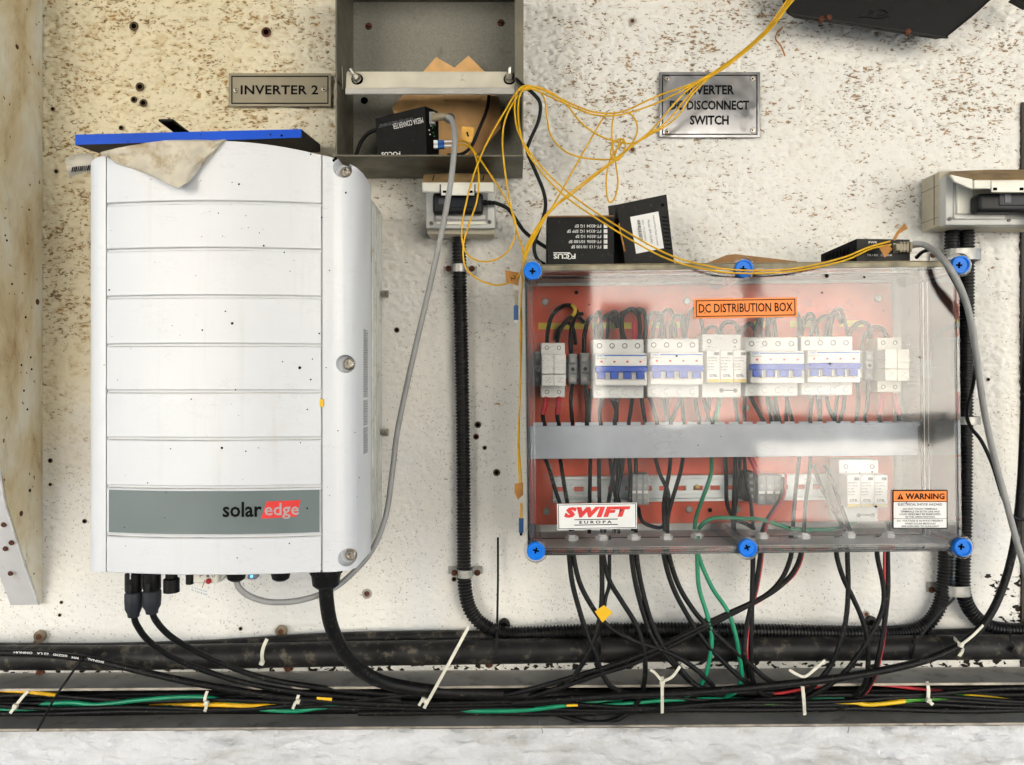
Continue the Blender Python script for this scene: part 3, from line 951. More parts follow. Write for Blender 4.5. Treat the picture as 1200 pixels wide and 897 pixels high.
# blue-edged board, black bar and torn paper above the inverter
bd = thing('blue_board', 'long board with bright blue edge lying across the top of the inverter', 'board', P(220, 165, .06))
za, zb = P(0, 155, .113), P(0, 155, .113)
mb = MB()
rows = []
fl, frr = P(88, 158, .115), P(353, 151.5, .113)
fl2, fr2 = P(88, 170, .115), P(353, 161.5, .113)
mb.bm.free(); mb = MB()
V = [fl, frr, fr2, fl2]
Bk = [Vector((v.x, -.004, v.z + .012)) for v in V]
va = [mb.bm.verts.new(v + Vector((0, .0012, 0))) for v in V]; vb = [mb.bm.verts.new(v) for v in Bk]
mb.bm.faces.new(va); mb.bm.faces.new(vb[::-1])
for i in range(4):
    mb.bm.faces.new((va[i], vb[i], vb[(i + 1) % 4], va[(i + 1) % 4]))
mb.build('board_sheet', DK_BOARD, bd, False)
mb = MB()
va = [mb.bm.verts.new(v) for v in V]; vb = [mb.bm.verts.new(v + Vector((0, .001, 0))) for v in V]
mb.bm.faces.new(va); mb.bm.faces.new(vb[::-1])
for i in range(4):
    mb.bm.faces.new((va[i], vb[i], vb[(i + 1) % 4], va[(i + 1) % 4]))
mb.build('blue_edge', BLUE_BRD, bd, False)
mb = MB()
for px, py, r in ((317, 158, .0012), (330, 159, .0018), (150, 166, .0008), (235, 158, .0008)):
    mb.lathe(P(px, py, .1145), (0, -1, 0), [(r, 0), (r * .6, .0006), (0, .0008)], 8)
mb.build('fly_specks', SPECK, bd, kind='stuff')
mb = MB()
a, b = P(185.5, 141, .075), P(203, 155, .075)
mb.box(P(185.5, 0, .118).x, P(203, 0, .118).x, -.118, -.002, .3755, .3790, .0006)
br = mb.build('black_bar', BLACK_MET, None, label='short black bar sticking out of the wall over the blue board', cat='bar')

fp_ = thing('torn_sheet', 'dirty torn paper sheet draped over the corner of the inverter', 'sheet', (XC - .09, -.2, .29))
def spt(u, v):
    """u along the edge from the fin side, v from the top of the inverter down over the front."""
    L0 = [(118, 181), (135, 176), (155, 170.5), (180, 167.5), (205, 165), (230, 164), (250, 163.5), (264, 163.5)]
    L1 = [(126, 184), (136, 191), (155, 197), (178, 206), (208, 220.5), (222, 212), (240, 190), (264, 164.5)]
    k = u * 7; i = min(6, int(k)); f = k - i
    ax, ay = L0[i][0] * (1 - f) + L0[i + 1][0] * f, L0[i][1] * (1 - f) + L0[i + 1][1] * f
    bx, by = L1[i][0] * (1 - f) + L1[i + 1][0] * f, L1[i][1] * (1 - f) + L1[i + 1][1] * f
    return ax, ay, bx, by
rows = []
for j in range(15):
    row = []
    for i in range(29):
        u = i / 28
        ax, ay, bx, by = spt(u, 0)
        if j < 5:                                        # lies on top of the cover
            X = P(ax, ay, .262).x
            f = j / 4
            d = .10 + f * (.152 + .010 * (1 - abs(2 * u - 1)))
            q = P(ax, ay, idep(max(-HW, min(HW, X - XC))) + .004)
            z = max(q.z, iarch(max(-HW, min(HW, X - XC))) + .0015)
            row.append(Vector((q.x, -min(d, -q.y + .001), z + .001 * noise.noise(Vector((q.x * 60, j, 0))))))
        else:
            v = (j - 5 + .4) / 9.4
            x, y = ax + (bx - ax) * v, ay + (by - ay) * v
            X = P(x, y, .262).x - XC
            fold = .010 * math.sin(u * 9 + 2.2 * v) * v * (1 - .6 * v) + .010 * v * max(0, 1 - abs(u - .57) * 3) + .005 * noise.noise(Vector((u * 7, v * 5, 1))) + .003 * noise.noise(Vector((u * 17, v * 11, 4)))
            d = idep(max(-HW, min(HW, X))) + .004 + max(-.002, fold)
            row.append(P(x, y, d))
    rows.append(row)
mb = MB().grid(rows, Vector((0, .0008, -.0006)))
mb.build('draped_sheet', FLAP, fp_, True, 70)
rows = []
for j in range(5):                                        # curled end with the bar code
    v = j / 4
    rows.append([P(110 + v * 1 - u * (34 - v * 4) / 1, 181 + v * 21 + u * (5 + v * 2) - 3 * math.sin(u * 3), .205 + .012 * math.sin(v * 3) + u * .01) for u in [k / 8 for k in range(9)]])
MB().grid(rows, Vector((0, .0007, 0)))  .build('curled_end', pm('greyed_paper', (204, 198, 184), .8, var=.06, dirt=((150, 134, 104), .56, 40)), fp_, True, 70)
bc = MB()
x = 85.0
while x < 107:
    w_ = random.choice((.7, 1.1, 1.6))
    y0_ = 193.5 + (107 - x) * .10
    bc.pprism([(x, y0_), (x + w_, y0_), (x + w_ - 1.5, y0_ + 6), (x - 1.5, y0_ + 6)], .2265, .226)
    x += w_ + random.choice((.7, 1.2))
bc.build('bar_code', INK, fp_, False, kind='stuff')
# ------------------------------------------------------------------ steel cabinet above
CX0, CX1, CZ0, CZ1, CD = -.2535, .0165, .3246, .605, .12
cab = thing('steel_cabinet', 'open grey steel cabinet without its door, fixed high on the wall', 'cabinet', ((CX0 + CX1) / 2, -.06, CZ0))
tk = .0022
MB().box(CX0, CX1, -.006, -.002, CZ0, CZ1).build('back_panel', STEEL_BACK, cab, False)
MB().box(CX0, CX0 + tk, -CD, -.006, CZ0, CZ1).build('side_panel', STEEL_DK, cab, False)
MB().box(CX1 - tk, CX1, -CD, -.006, CZ0, CZ1).build('side_panel', STEEL_DK, cab, False)
MB().box(CX1 - .0125, CX1 - tk, -CD, -CD + tk, CZ0 + .085, CZ1).build('front_flange', STEEL_DK, cab, False)
MB().box(CX0 + tk, CX1 - tk, -CD, -.006, CZ0, CZ0 + tk).build('floor_panel', STEEL_DK, cab, False)
MB().box(CX0 + tk, CX1 - tk, -CD, -.006, CZ1 - tk, CZ1).build('top_panel', STEEL_DK, cab, False)
for px, py in ((432, 31), (587, 27), (427, 118)):
    q = MB().lathe(P(px, py, .006), (0, -1, 0), [(.0058, 0), (.005, .002), (.0042, .0024)], 12).build('fixing_screw', RUST if px != 427 else DEEP, cab)
    p = P(px, py, .0087)
    MB().box(p.x - .004, p.x + .004, p.y - .0003, p.y, p.z - .0007, p.z + .0007, 0, R(20)).build('screw_slot', DEEP, q)
# hinge rod and rust on the side panel
MB().tube([P(401, 78, .108), P(401.5, 105, .108)], .0009, 6).build('hinge_pin', STEEL_EDGE, cab)
MB().tube([P(392.5, 88, .1195), P(396, 96, .116), P(400, 101, .112)], .0012, 6).build('earth_wire', BLACK_CLEAN, cab)

bar = thing('cross_bar', 'pale painted angle bar bolted across the open steel cabinet', 'bar', P(507, 110, .10))
a, b = P(405, 85, .085), P(608, 104, .11)
zt_ = P(0, 104, .114).z
mb = MB()
x0, x1 = P(405, 100, .114).x, P(608.5, 100, .114).x
# sloping face: seen as a broad pale band
mb.grid([[Vector((x0, -.108, P(0, 85.5, .108).z)), Vector((x1, -.108, P(0, 85.5, .108).z))],
         [Vector((x0, -.112, zt_)), Vector((x1, -.112, zt_))]], Vector((0, .002, 0)))
mb.build('bar_web', ALU_BAR, bar, False)
MB().box(x0, x1, -.1165, -.1125, P(0, 110.5, .1165).z, zt_ + .0006, .0010).build('bar_lip', pm('bar_lip_paint', (190, 188, 182), .35, metal=.3), bar)
MB().box(x0 + .001, x1 - .001, -.109, -.075, P(0, 85.5, .108).z - .0006, P(0, 85.5, .108).z + .0012).build('bar_flange', ALU_BAR, bar, False)
for px, py, lx, ly in ((418.5, 93, -6.5, -10), (597, 93, 0.5, -11)):
    p = P(px, py, .111)
    n_ = MB().lathe(p, (lx * .05, -1, -ly * .03), [(.0068, 0), (.0068, .0018), (.0060, .0020)], 14).build('washer', STEEL_BOLT, bar)
    q = p + Vector((lx * .0011, -.006, -ly * .0011))
    MB().lathe(p + Vector((0, -.002, 0)), q - p, [(.0052, 0), (.0052, .006), (.0045, .0066)], 6).build('hex_nut', STEEL_BOLT, n_)
    MB().lathe(p, q - p, [(.0028, 0), (.0028, .016), (.002, .017)], 10).build('threaded_stud', STEEL_BOLT, n_)
    mb = MB().lathe(p + Vector((0, .0004, 0)), (0, -1, 0), [(.0086, 0), (.0080, .0004)], 16).build('slot_hole', DEEP, bar)

cb = thing('cardboard_pieces', 'torn brown cardboard leaning inside the steel cabinet behind the bar', 'cardboard', P(530, 180, .03))
MB().pprism([(460, 126), (511, 67), (530, 78), (580, 112), (575, 140), (560, 182), (505, 182), (461, 132)], .028, .025).build('cardboard_sheet', CARD, cb, False)
MB().pprism([(520, 90), (549, 65.5), (571, 87), (560, 120), (520, 118)], .034, .031).build('cardboard_flap', CARD, cb, False)
MB().pprism([(575, 112), (585, 114), (587, 150), (562, 180), (548, 182), (560, 160)], .040, .037).build('torn_strip', CARD_DK, cb, False)
MB().lathe(P(527, 139, .0283), (0, -1, 0), [(.0085, 0), (.0085, .0004), (0, .0004)], 20).build('punched_hole', pm('hole_grey', (120, 118, 112), .7), cb)

# media converter lying in the cabinet
mc = thing('media_converter', 'black media converter lying tilted inside the steel cabinet', 'converter', P(475, 182, .08))
fa = [(440, 139, .092), (498, 124.5, .092), (500, 182, .092), (442.5, 184, .092)]
MB().pprism([(x, y) for x, y, _ in fa], .092, .05).build('converter_case', BLACK_MET, mc, False)
sd = MB()
V = [P(498, 124.5, .0921), P(513, 131, .070), P(514, 181, .070), P(500, 182, .0921)]
Bk = [v + Vector((-.001, .02, 0)) for v in V]
va = [sd.bm.verts.new(v) for v in V]; vb = [sd.bm.verts.new(v) for v in Bk]
sd.bm.faces.new(va); sd.bm.faces.new(vb[::-1])
for i in range(4): sd.bm.faces.new((va[i], vb[i], vb[(i + 1) % 4], va[(i + 1) % 4]))
sd.build('front_panel', BLACK_PLA, mc, False)
text('MEDIA CONVERTER', 460, 141.5, 496, 148, .0925, INK_W, mc, rot=R(-12.5), flip=True)
text('10/100/1000 FIBRE ETHERNET', 443, 142, 484, 145.5, .0925, INK_G, mc, rot=R(-12.5), flip=True)
text('FOCUS', 447, 178.2, 469, 183.2, .0925, INK_W, mc, rot=R(-2), bold=.02, flip=True)
for k, (px, py) in enumerate(((503, 153), (507, 150), (504, 158), (508, 156), (505, 148), (509, 160))):
    MB().disc(px, py, .0835 + .002, .0009, .0012, 6).build('indicator_light', pm('green_led', (40, 150, 70), .4) if k % 2 else INK_W, mc)
jk = MB().fbox(503, 131, 509.5, 145, .094, .08, .0006).build('data_socket', GREY_C, mc)
# its fibre plugs
for i, py in enumerate((166.5, 171.5)):
    fpz = thing('fibre_plug', ('upper' if i == 0 else 'lower') + ' blue fibre plug pushed into the converter in the cabinet', 'plug', P(515, py, .09), 'fibre plugs on the cabinet converter')
    MB().fbox(508, py - 2.2, 513, py + 2.2, .094, .088, .0005).build('plug_nose', STICK_W, fpz)
    MB().fbox(513, py - 2.4, 520.5, py + 2.2, .095, .088, .0006).build('plug_body', pm('fibre_blue', (28, 92, 168), .4), fpz)
    a = P(520.5, py, .0915)
    MB().lathe(a, P(531, py - .5, .094) - a, [(.0022, 0), (.0020, .006), (.0014, .0125)], 10).build('strain_relief', STICK_W, fpz)

# ------------------------------------------------------------------ engraved signs
def plate(name, px0, py0, px1, py1, mat, label, screws, bw=1.6, inset=4):
    t = thing(name, label, 'sign', P((px0 + px1) / 2, py1, .004))
    MB().fbox(px0, py0, px1, py1, .0045, .0025, .0006).build('plate', mat, t)
    fr_ = MB()
    i0, i1, j0, j1 = px0 + inset, px1 - inset, py0 + inset, py1 - inset
    d = .0047
    for (a, b, c, e) in ((i0, j0, i1, j0 + bw), (i0, j1 - bw, i1, j1), (i0, j0 + bw, i0 + bw, j1 - bw), (i1 - bw, j0 + bw, i1, j1 - bw)):
        fr_.fbox(a, b, c, e, d, .0044)
    fr_.build('border_line', INK, t, False)
    for px, py in screws:
        q = MB().lathe(P(px, py, .0045), (0, -1, 0), [(.0045, 0), (.0042, .0008), (.0033, .0016), (0, .0018)], 12).build('fixing_screw', STEEL_BOLT, t)
        MB().lathe(P(px, py, .0063), (0, -1, 0), [(.0016, 0), (0, .0002)], 8).build('screw_slot', DEEP, q)
    return t
s1 = plate('engraved_sign', 268, 86, 388, 125, STEEL_SGN, 'bronze plate sign reading INVERTER 2', ((276.5, 106), (379.5, 105)), 1.4, 3)
text('INVERTER 2', 282, 100, 373, 111, .0050, INK, s1, bold=.022, space=1.05)
s2 = plate('engraved_sign', 772.5, 84.5, 891, 161.5, STEEL_MIR, 'polished steel sign reading INVERTER DC DISCONNECT SWITCH', ((782, 92.5), (882, 92.5), (782, 154.5), (882, 153)), 1.3, 3.3)
for s_, a, b, y in (('INVERTER', 803.5, 860.5, 100), ('DC DISCONNECT', 785, 878, 118), ('SWITCH', 808.5, 854, 135.5)):
    text(s_, a, y, b, y + 11, .0050, INK, s2, bold=.03)

# ------------------------------------------------------------------ weatherproof sockets
s = thing('socket_box', 'grey weatherproof socket box with raised flap below the steel cabinet', 'socket', P(540, 272, .03), 'weatherproof sockets')
MB().fbox(500, 213, 580, 275, .045, .002, .004, seg=2).build('back_box', SOCK_OLD, s)
MB().fbox(499, 222, 580, 268, .058, .046, .003, seg=2).build('face_frame', SOCK_GR, s)
MB().fbox(508, 226, 572, 260, .0595, .0575, .001).build('socket_face', pm('socket_mid_grey', (150, 150, 150), .5), s)  # face in a plain darker grey than its frame
MB().fbox(511, 252, 569, 257.5, .0625, .0590, .001).build('face_rail', SOCK_GR, s)
MB().fbox(511, 259.5, 569, 263.5, .0615, .0575, .001).build('face_rail', SOCK_LID, s)
lid = thing; 
fl_ = MB()
# raised flap seen edge-on from below: front lip plus stained top
y0_, y1_ = P(0, 213, .092).z, P(0, 225.5, .092).z
fl_.box(P(494, 0, .092).x, P(579, 0, .092).x, -.092, -.086, y1_, y0_, .0018)
fo = fl_.build('flap_lip', SOCK_LID, s)
mb = MB()
za_ = P(0, 213.3, .0915).z
mb.grid([[Vector((P(495 + 84 * i / 8, 0, .0915).x, -.0915, za_)) for i in range(9)],
         [Vector((P(496.5 + 82 * i / 8, 0, .07).x, -.070, za_ + .0165 + .002 * math.sin(math.pi * i / 8))) for i in range(9)],
         [Vector((P(499 + 79 * i / 8, 0, .045).x, -.044, za_ + .022 + .003 * math.sin(math.pi * i / 8))) for i in range(9)]], Vector((0, 0, -.0024)))
mb.build('flap_top', SOCK_TOP, s)
for px in (507.5, 566):
    MB().tube([P(px + 1.2, 206.0, .0740), P(px - .2, 211.2, .0905)], .0009, 5).build('flap_rib', INK, s)
MB().fbox(517, 216, 556, 229, .0945, .0922, .0006).build('flap_clip', SOCK_LID, s)
for px in (521, 552):
    MB().fbox(px - 2, 223.5, px + 2, 226.3, .0950, .0944).build('clip_slot', DEEP, s, False)
for px in (515.8, 556.6):
    MB().fbox(px - .5, 216, px + .5, 227, .0948, .0944).build('clip_gap', DEEP, s, False)
for px, py in ((505.5, 262), (573.5, 260.5)):
    q = MB().lathe(P(px, py, .058), (0, -1, 0), [(.0034, 0), (.0034, .0008), (.0026, .0010)], 12).build('cover_screw', pm('grey_screw', (116, 116, 114), .5, metal=.4), s)
    p = P(px, py, .0591)
    MB().box(p.x - .0024, p.x + .0024, p.y - .0002, p.y, p.z - .0005, p.z + .0005, 0, R(35)).build('screw_slot', DEEP, q)
pg = thing('power_plug', 'black power adapter plugged into the socket below the cabinet', 'plug', P(537, 250, .075))
MB().fbox(507, 226, 566, 250.5, .078, .0596, .005, seg=3).build('adapter_body', pm('adapter_black', (20, 21, 23), .4, var=.1, spec=.25), pg)
MB().fbox(514, 232.5, 521, 239.5, .0784, .0776, .0003).build('rating_panel', pm('adapter_grey', (70, 72, 78), .4), pg)
MB().fbox(524, 231, 560, 243.5, .0795, .0776, .0008).build('adapter_panel', pm('adapter_slate', (32, 35, 42), .35, spec=.25), pg)
a = P(566, 237.5, .07)
MB().lathe(a, (1, 0, -.04), [(.0042, -.001), (.0042, .006), (.0030, .0065), (.0036, .009), (.0036, .012), (.0028, .0125), (.0032, .015), (.0030, .0185), (.0022, .0195)], 12).build('strain_relief', BLACK_CLEAN, pg)

s = thing('socket_box', 'weathered socket box with raised flap at the edge near the door post', 'socket', P(1150, 270, .03), 'weatherproof sockets')
mb = MB()
X0, X1 = P(1101, 0, .055).x, P(1200, 0, .055).x + .035
mb.box(X0, X1, -.055, -.002, P(0, 265, .055).z, P(0, 200, .055).z, .003, seg=2)
mb.build('back_box', SOCK_OLD, s)
# narrower foot of the box against the wall: its flank shows two moulding lines and a knockout
MB().lathe(Vector((X0 + .00015, -.024, P(0, 241, .02).z)), (-1, 0, 0), [(.0095, 0), (.0095, .0006), (.0083, .0006), (.0083, .0003), (0, .0003)], 20).build('knockout', SOCK_OLD, s)
for py in (224, 260):
    MB().box(X0 - .0005, X0 + .0005, -.052, -.004, P(0, py, .02).z, P(0, py, .02).z + .0008).build('moulding_line', pm('moulding_grime', (118, 108, 86), .7), s, False)
MB().box(X0 - .0006, X0 + .001, -.0415, -.040, P(0, 262, .055).z, P(0, 203, .055).z).build('moulding_line', MATS['moulding_grime'], s, False)
MB().fbox(1108, 206, 1240, 264, .072, .0545, .003, seg=2).build('face_frame', SOCK_GR, s)
MB().fbox(1117, 210, 1240, 257, .0735, .0715, .001).build('socket_face', pm('socket_face_grey', (164, 164, 160), .5), s)
MB().fbox(1121.5, 214, 1141, 250.5, .0755, .073, .001).build('blank_module', SOCK_LID, s)
MB().fbox(1142, 214, 1196, 250.5, .0750, .073, .001).build('blank_module', SOCK_OLD, s)
MB().fbox(1118, 252, 1178, 257, .0765, .073, .001).build('face_rail', SOCK_GR, s)
for px, py in ((1112.5, 257), (1182, 258)):
    q = MB().lathe(P(px, py, .0722), (0, -1, 0), [(.0034, 0), (.0034, .0008), (.0026, .0010)], 12).build('cover_screw', MATS['grey_screw'], s)
    p = P(px, py, .0734)
    MB().box(p.x - .0024, p.x + .0024, p.y - .0002, p.y, p.z - .0005, p.z + .0005, 0, R(-35)).build('screw_slot', DEEP, q)
mb = MB()
zt2 = P(0, 201, .08).z
flp = [(1113, 202, .060), (1118, 212, .098), (1140, 221.5, .112), (1260, 218, .112)]
mb.grid([[P(1113, 201, .056), P(1160, 199, .056), P(1250, 199, .056)],
         [P(1114, 207, .090), P(1142, 210.5, .112), P(1260, 210.5, .112)]], Vector((0, .001, -.003)))
mb.build('flap_top', SOCK_TOP, s)
MB().pprism([(1114, 205), (1142, 211), (1141, 222), (1119, 213)], .110, .106).build('flap_cheek', SOCK_LID, s)
MB().fbox(1141.5, 211, 1262, 221.5, .1128, .108, .0012).build('flap_lip', SOCK_LID, s)
MB().fbox(1162, 213, 1262, 225.5, .1145, .1126, .0006).build('flap_clip', SOCK_LID, s)
MB().fbox(1164, 220, 1168.5, 223.3, .1150, .1143).build('clip_slot', DEEP, s, False)
MB().fbox(1195, 220, 1199.5, 223.3, .1150, .1143).build('clip_slot', DEEP, s, False)
pg2 = thing('power_plug', 'black power adapter plugged into the socket near the door post', 'plug', P(1180, 249, .08))
MB().fbox(1147, 226, 1262, 248.5, .100, .0752, .006, seg=3).build('adapter_body', MATS['adapter_black'], pg2)
MB().fbox(1171, 227, 1262, 241, .1015, .0995, .001).build('adapter_panel', MATS['adapter_slate'], pg2)
MB().fbox(1177.5, 227.5, 1185, 238, .1022, .1012, .0003).build('rating_panel', MATS['adapter_grey'], pg2)

# ------------------------------------------------------------------ black moulded panel at the top corner
bp = thing('plastic_housing', 'black moulded plastic housing hanging from above at the top of the wall', 'housing', P(1040, 30, .06))
MB().pprism([(924, 13), (933, 18.5), (1000, 28), (1100, 43.5), (1109, 42), (1116, 37), (1142, 16), (1168, -8), (1190, -60), (900, -60)], .055, .047).build('housing_body', BLACK_PLA, bp, False)
rr_ = path([(924, 13), (933, 18.5), (1000, 28), (1100, 43.5), (1109, 42), (1116, 37), (1142, 16), (1168, -8)], .0552)
MB().tube(rr_, .0016, 6).build('housing_rim', BLACK_MET, bp)
for px, py in ((962, 23), (971, 21.5), (1063.5, 38)):
    MB().lathe(P(px, py, .0545), (0, -1, .2), [(.0048, -.003), (.0048, .003), (.0030, .0042), (0, .0042)], 6).build('rusty_bolt', RUST, bp)
mb = MB()
for pts in ([(1008, 18), (1014, 12), (1022, 11), (1018, 17), (1024, 13)], [(1022, 18), (1027, 12), (1033, 14), (1028, 19), (1036, 17)], [(1006, 21), (1016, 20), (1030, 22), (1042, 19)], [(1034, 12), (1040, 15), (1038, 20)]):
    mb.tube(path(pts, .0553), .0007, 5)
mb.build('moulded_mark', BLACK_PLA, bp, kind='stuff')
MB().pprism([(1187, -2), (1205, 8), (1205, -10)], .05, .038).build('plastic_housing', BLACK_PLA, None, False, label='corner of a second black housing above the door post', cat='housing')

# thread of rust-coloured root on the plaster
MB().tube(path([(917, 32), (911, 38), (909, 46), (915, 54), (920, 66)], .003), .0012, 6).build('dry_tendril', TAG_BR, None, label='dry brown tendril stuck to the plaster below the black housing', cat='tendril')

# ------------------------------------------------------------------ pipes along the foot of the wall
MB().tube(path([(-600, 774), (-30, 771), (120, 771), (270, 769), (420, 766), (560, 764), (760, 761), (960, 760), (1230, 758), (1800, 754)], .042, .042), .0186, 20).build(
    'black_pipe', BLACK_PIPE, None, True, 60, label='thick black pipe running the whole length of the wall foot', cat='pipe')
MB().tube(path([(-600, 764), (-30, 761), (110, 761), (250, 757), (380, 749), (520, 746), (590, 748)], .016), .0095, 14).build(
    'black_pipe', BLACK_PIPE, None, True, 60, label='thinner black pipe tucked above the thick pipe under the inverter', cat='pipe')
MB().tube(path([(1085, 746), (1160, 744), (1230, 742), (1800, 738)], .016), .0105, 14).build(
    'black_pipe', BLACK_PIPE, None, True, 60, label='short dark pipe end behind the conduit near the door post', cat='pipe')

def corrugated(pp, label, r=.0113, pitch=.0052):
    pts = path(pp, .018, .018, 24)
    L_ = [0]
    for a, b in zip(pts, pts[1:]): L_.append(L_[-1] + (b - a).length)
    n = int(L_[-1] / (pitch / 4))
    out, rad = [], []
    j = 0
    for i in range(n + 1):
        s = L_[-1] * i / n
        while j < len(L_) - 2 and L_[j + 1] < s: j += 1
        f = (s - L_[j]) / max(1e-9, L_[j + 1] - L_[j])
        out.append(pts[j].lerp(pts[j + 1], f))
        rad.append((r, r, r * .84, r * .84)[i % 4])
    return MB().tube(out, r, 14, rad).build('corrugated_conduit', BLACK_COR, None, True, 50, label=label, cat='conduit', group='corrugated conduits')
corrugated([(538, 262), (538.5, 320), (541, 420), (543, 540), (543.5, 640), (545, 690), (553, 718), (572, 736), (600, 743), (660, 741, .03), (720, 739, .032), (800, 738, .032), (900, 740, .032), (1000, 742, .03),
            (1060, 741), (1084, 733), (1098, 716), (1105, 695), (1108, 660), (1110, 560), (1110, 460), (1112, 360), (1115, 300), (1117, 262)],
           'black corrugated conduit looping from the cabinet socket along the pipe to the other socket')
corrugated([(1133, 262), (1133, 320), (1132, 420), (1131, 520), (1130, 620), (1128, 675), (1131, 703), (1144, 724), (1164, 736), (1200, 739), (1240, 738), (1500, 736)],
           'black corrugated conduit dropping from the far socket and bending towards the door post')

def saddle(px, py, wpx, hgt, d, label, holes, seg=10, thick=.0012, depth=.018):
    t = thing('conduit_saddle', label, 'saddle', P(px, py + hgt, .01), 'conduit saddles')
    a, b = P(px - wpx / 2, py, 0).x, P(px + wpx / 2, py, 0).x
    z = P(0, py, .02).z; hz = hgt * 1.19 / F
    cr = (holes[1] - holes[0]) * 1.2 / F / 2 - .0105
    c = (P(holes[0], py, 0).x + P(holes[1], py, 0).x) / 2
    prof_ = [(a, -.003)]
    for k in range(seg + 1):
        an = math.pi * (1 - k / seg)
        prof_.append((c + (cr + .004) * math.cos(an), -.003 - (depth + .0125) * math.sin(an) ** .32))
    prof_.append((b, -.003))
    rows = [[Vector((x, y, z - hz)) for x, y in prof_], [Vector((x, y, z + hz)) for x, y in prof_]]
    MB().grid(rows, Vector((0, .0012, 0))).build('strap', STEEL_BR, t, True, 40)
    for hx in holes:
        MB().lathe(P(hx, py, .004), (0, -1, 0), [(.0052, -.003), (.0048, .0016), (.003, .0026), (0, .0028)], 7).build('rusty_screw', RUST, t)
    return t
saddle(539.5, 315, 39, 4.6, 0, 'zinc saddle clamp holding the conduit just below the cabinet socket', (525.5, 553))
saddle(545.5, 671.5, 40, 4.6, 0, 'zinc saddle clamp holding the conduit bend beside the inverter', (532.5, 559.5))
saddle(1110, 691.5, 50, 6, 0, 'wide zinc saddle holding both conduits under the clear box', (1092, 1132.5))
saddle(1118, 299, 58, 6.5, 0, 'broad dull saddle holding both conduits below the far socket', (1094, 1145))
saddle(1127, 493, 40, 4.5, 0, 'zinc saddle half hidden beside the clear box edge', (1107, 1144))

for k, (px, py, d_, lb, bot) in enumerate(((46.5, 746, .02, 'rusty pipe clip above the pipe near the plaster fin', 762), (329.5, 740, .02, 'rusty pipe clip above the pipe under the inverter', 757),
                                      (591, 732, .02, 'black pipe clip beside the conduit bend', 745), (1021, 729, .02, 'dark pipe clip peeking over the conduit near the saddle', 742), (831, 731, .02, 'small dark clip over the conduit behind the green wires', 742))):
    t = thing('pipe_clip', lb, 'clip', P(px, bot, .012), 'pipe clips')
    mt = {0: STEEL_BR, 1: STEEL_BR}.get(k, BLACK_MET)
    mt = pm('grimy_clip', (132, 118, 96), .6, metal=.3, var=.2, scale=60) if k < 2 else BLACK_MET
    a = P(px, py, .006)
    MB().lathe(a, (0, -1, 0), [(.0092, -.004), (.0092, .0015), (.0078, .0022)], 14).build('clip_eye', mt, t)
    b = P(px - (6 if k == 0 else 0), bot, .006)
    MB().strip([a + Vector((0, .0006, -.004)), a.lerp(b, .6), b], .013, .0018).build('clip_leg', mt, t, False)
    MB().lathe(a, (0, -1, 0), [(.0048, .001), (.0044, .0034), (0, .0042)], 7).build('rusty_screw', RUST if k < 2 else DEEP, t)
for k, (px, py, lb) in enumerate(((48, 788.5, 'rusted stud below the pipe near the plaster fin'), (338, 782, 'rusted stud below the pipe under the inverter'), (573, 777.5, 'rusted stud below the pipe beside the conduit bend'))):
    MB().lathe(P(px, py, .0), (0, -1, 0), [(.0072, 0), (.0066, .004), (.004, .006), (0, .0055)], 8).build('rusted_stud', RUST, None, label=lb, cat='stud', group='rusted studs')

# ------------------------------------------------------------------ steel cable channel
ch = thing('cable_channel', 'long grey steel channel full of cables along the wall foot', 'channel', (0, -.03, -.52))
rl = -.0058
def sl_(x): return .0056 * (x / .8) * 0.9
def tilted(x0, x1, y0, y1, z0, z1, name, mat):
    mb = MB()
    v = [[Vector((x, y, z + sl_(x))) for y, z in ((y0, z0), (y1, z0), (y1, z1), (y0, z1))] for x in (x0, x1)]
    A = [mb.bm.verts.new(p) for p in v[0]]; B = [mb.bm.verts.new(p) for p in v[1]]
    mb.bm.faces.new(A); mb.bm.faces.new(B[::-1])
    for i in range(4): mb.bm.faces.new((A[i], A[(i + 1) % 4], B[(i + 1) % 4], B[i]))
    return mb.build(name, mat, ch, False)
tilted(-1.7, 1.7, -.0035, -.001, -.522, -.4575, 'channel_back', STEEL_CH)
tilted(-1.7, 1.7, -.0605, -.0035, -.4605, -.4585, 'upper_flange', STEEL_CH)
tilted(-1.7, 1.7, -.0620, -.0607, -.4618, -.4582, 'upper_edge', STEEL_EDGE)
tilted(-1.7, 1.7, -.0605, -.0035, -.5215, -.5195, 'lower_flange', STEEL_CH)
tilted(-1.7, 1.7, -.0620, -.0607, -.5222, -.5190, 'lower_edge', STEEL_EDGE)
tilted(-1.7, 1.7, -.052, -.002, -.5275, -.5222, 'gap_shade_strip', GAP_SHADE)  # shade of the gap under the channel, put in as a dark strip

# ------------------------------------------------------------------ the clear distribution box
BT = R(-.6)
BC = P(873.5, 479, .165)
def rotb(mb):
    bmesh.ops.rotate(mb.bm, cent=BC, matrix=Matrix.Rotation(BT, 3, 'Y'), verts=mb.bm.verts[:])
    return mb
a, b = P(617, 308.5, .165), P(1130.5, 650.5, .165)
LX0, LX1, LZ0, LZ1 = a.x, b.x, b.z, a.z
box = thing('distribution_box', 'grey enclosure with clear lid full of breakers and wiring', 'enclosure', ((LX0 + LX1) / 2, -.08, LZ0))
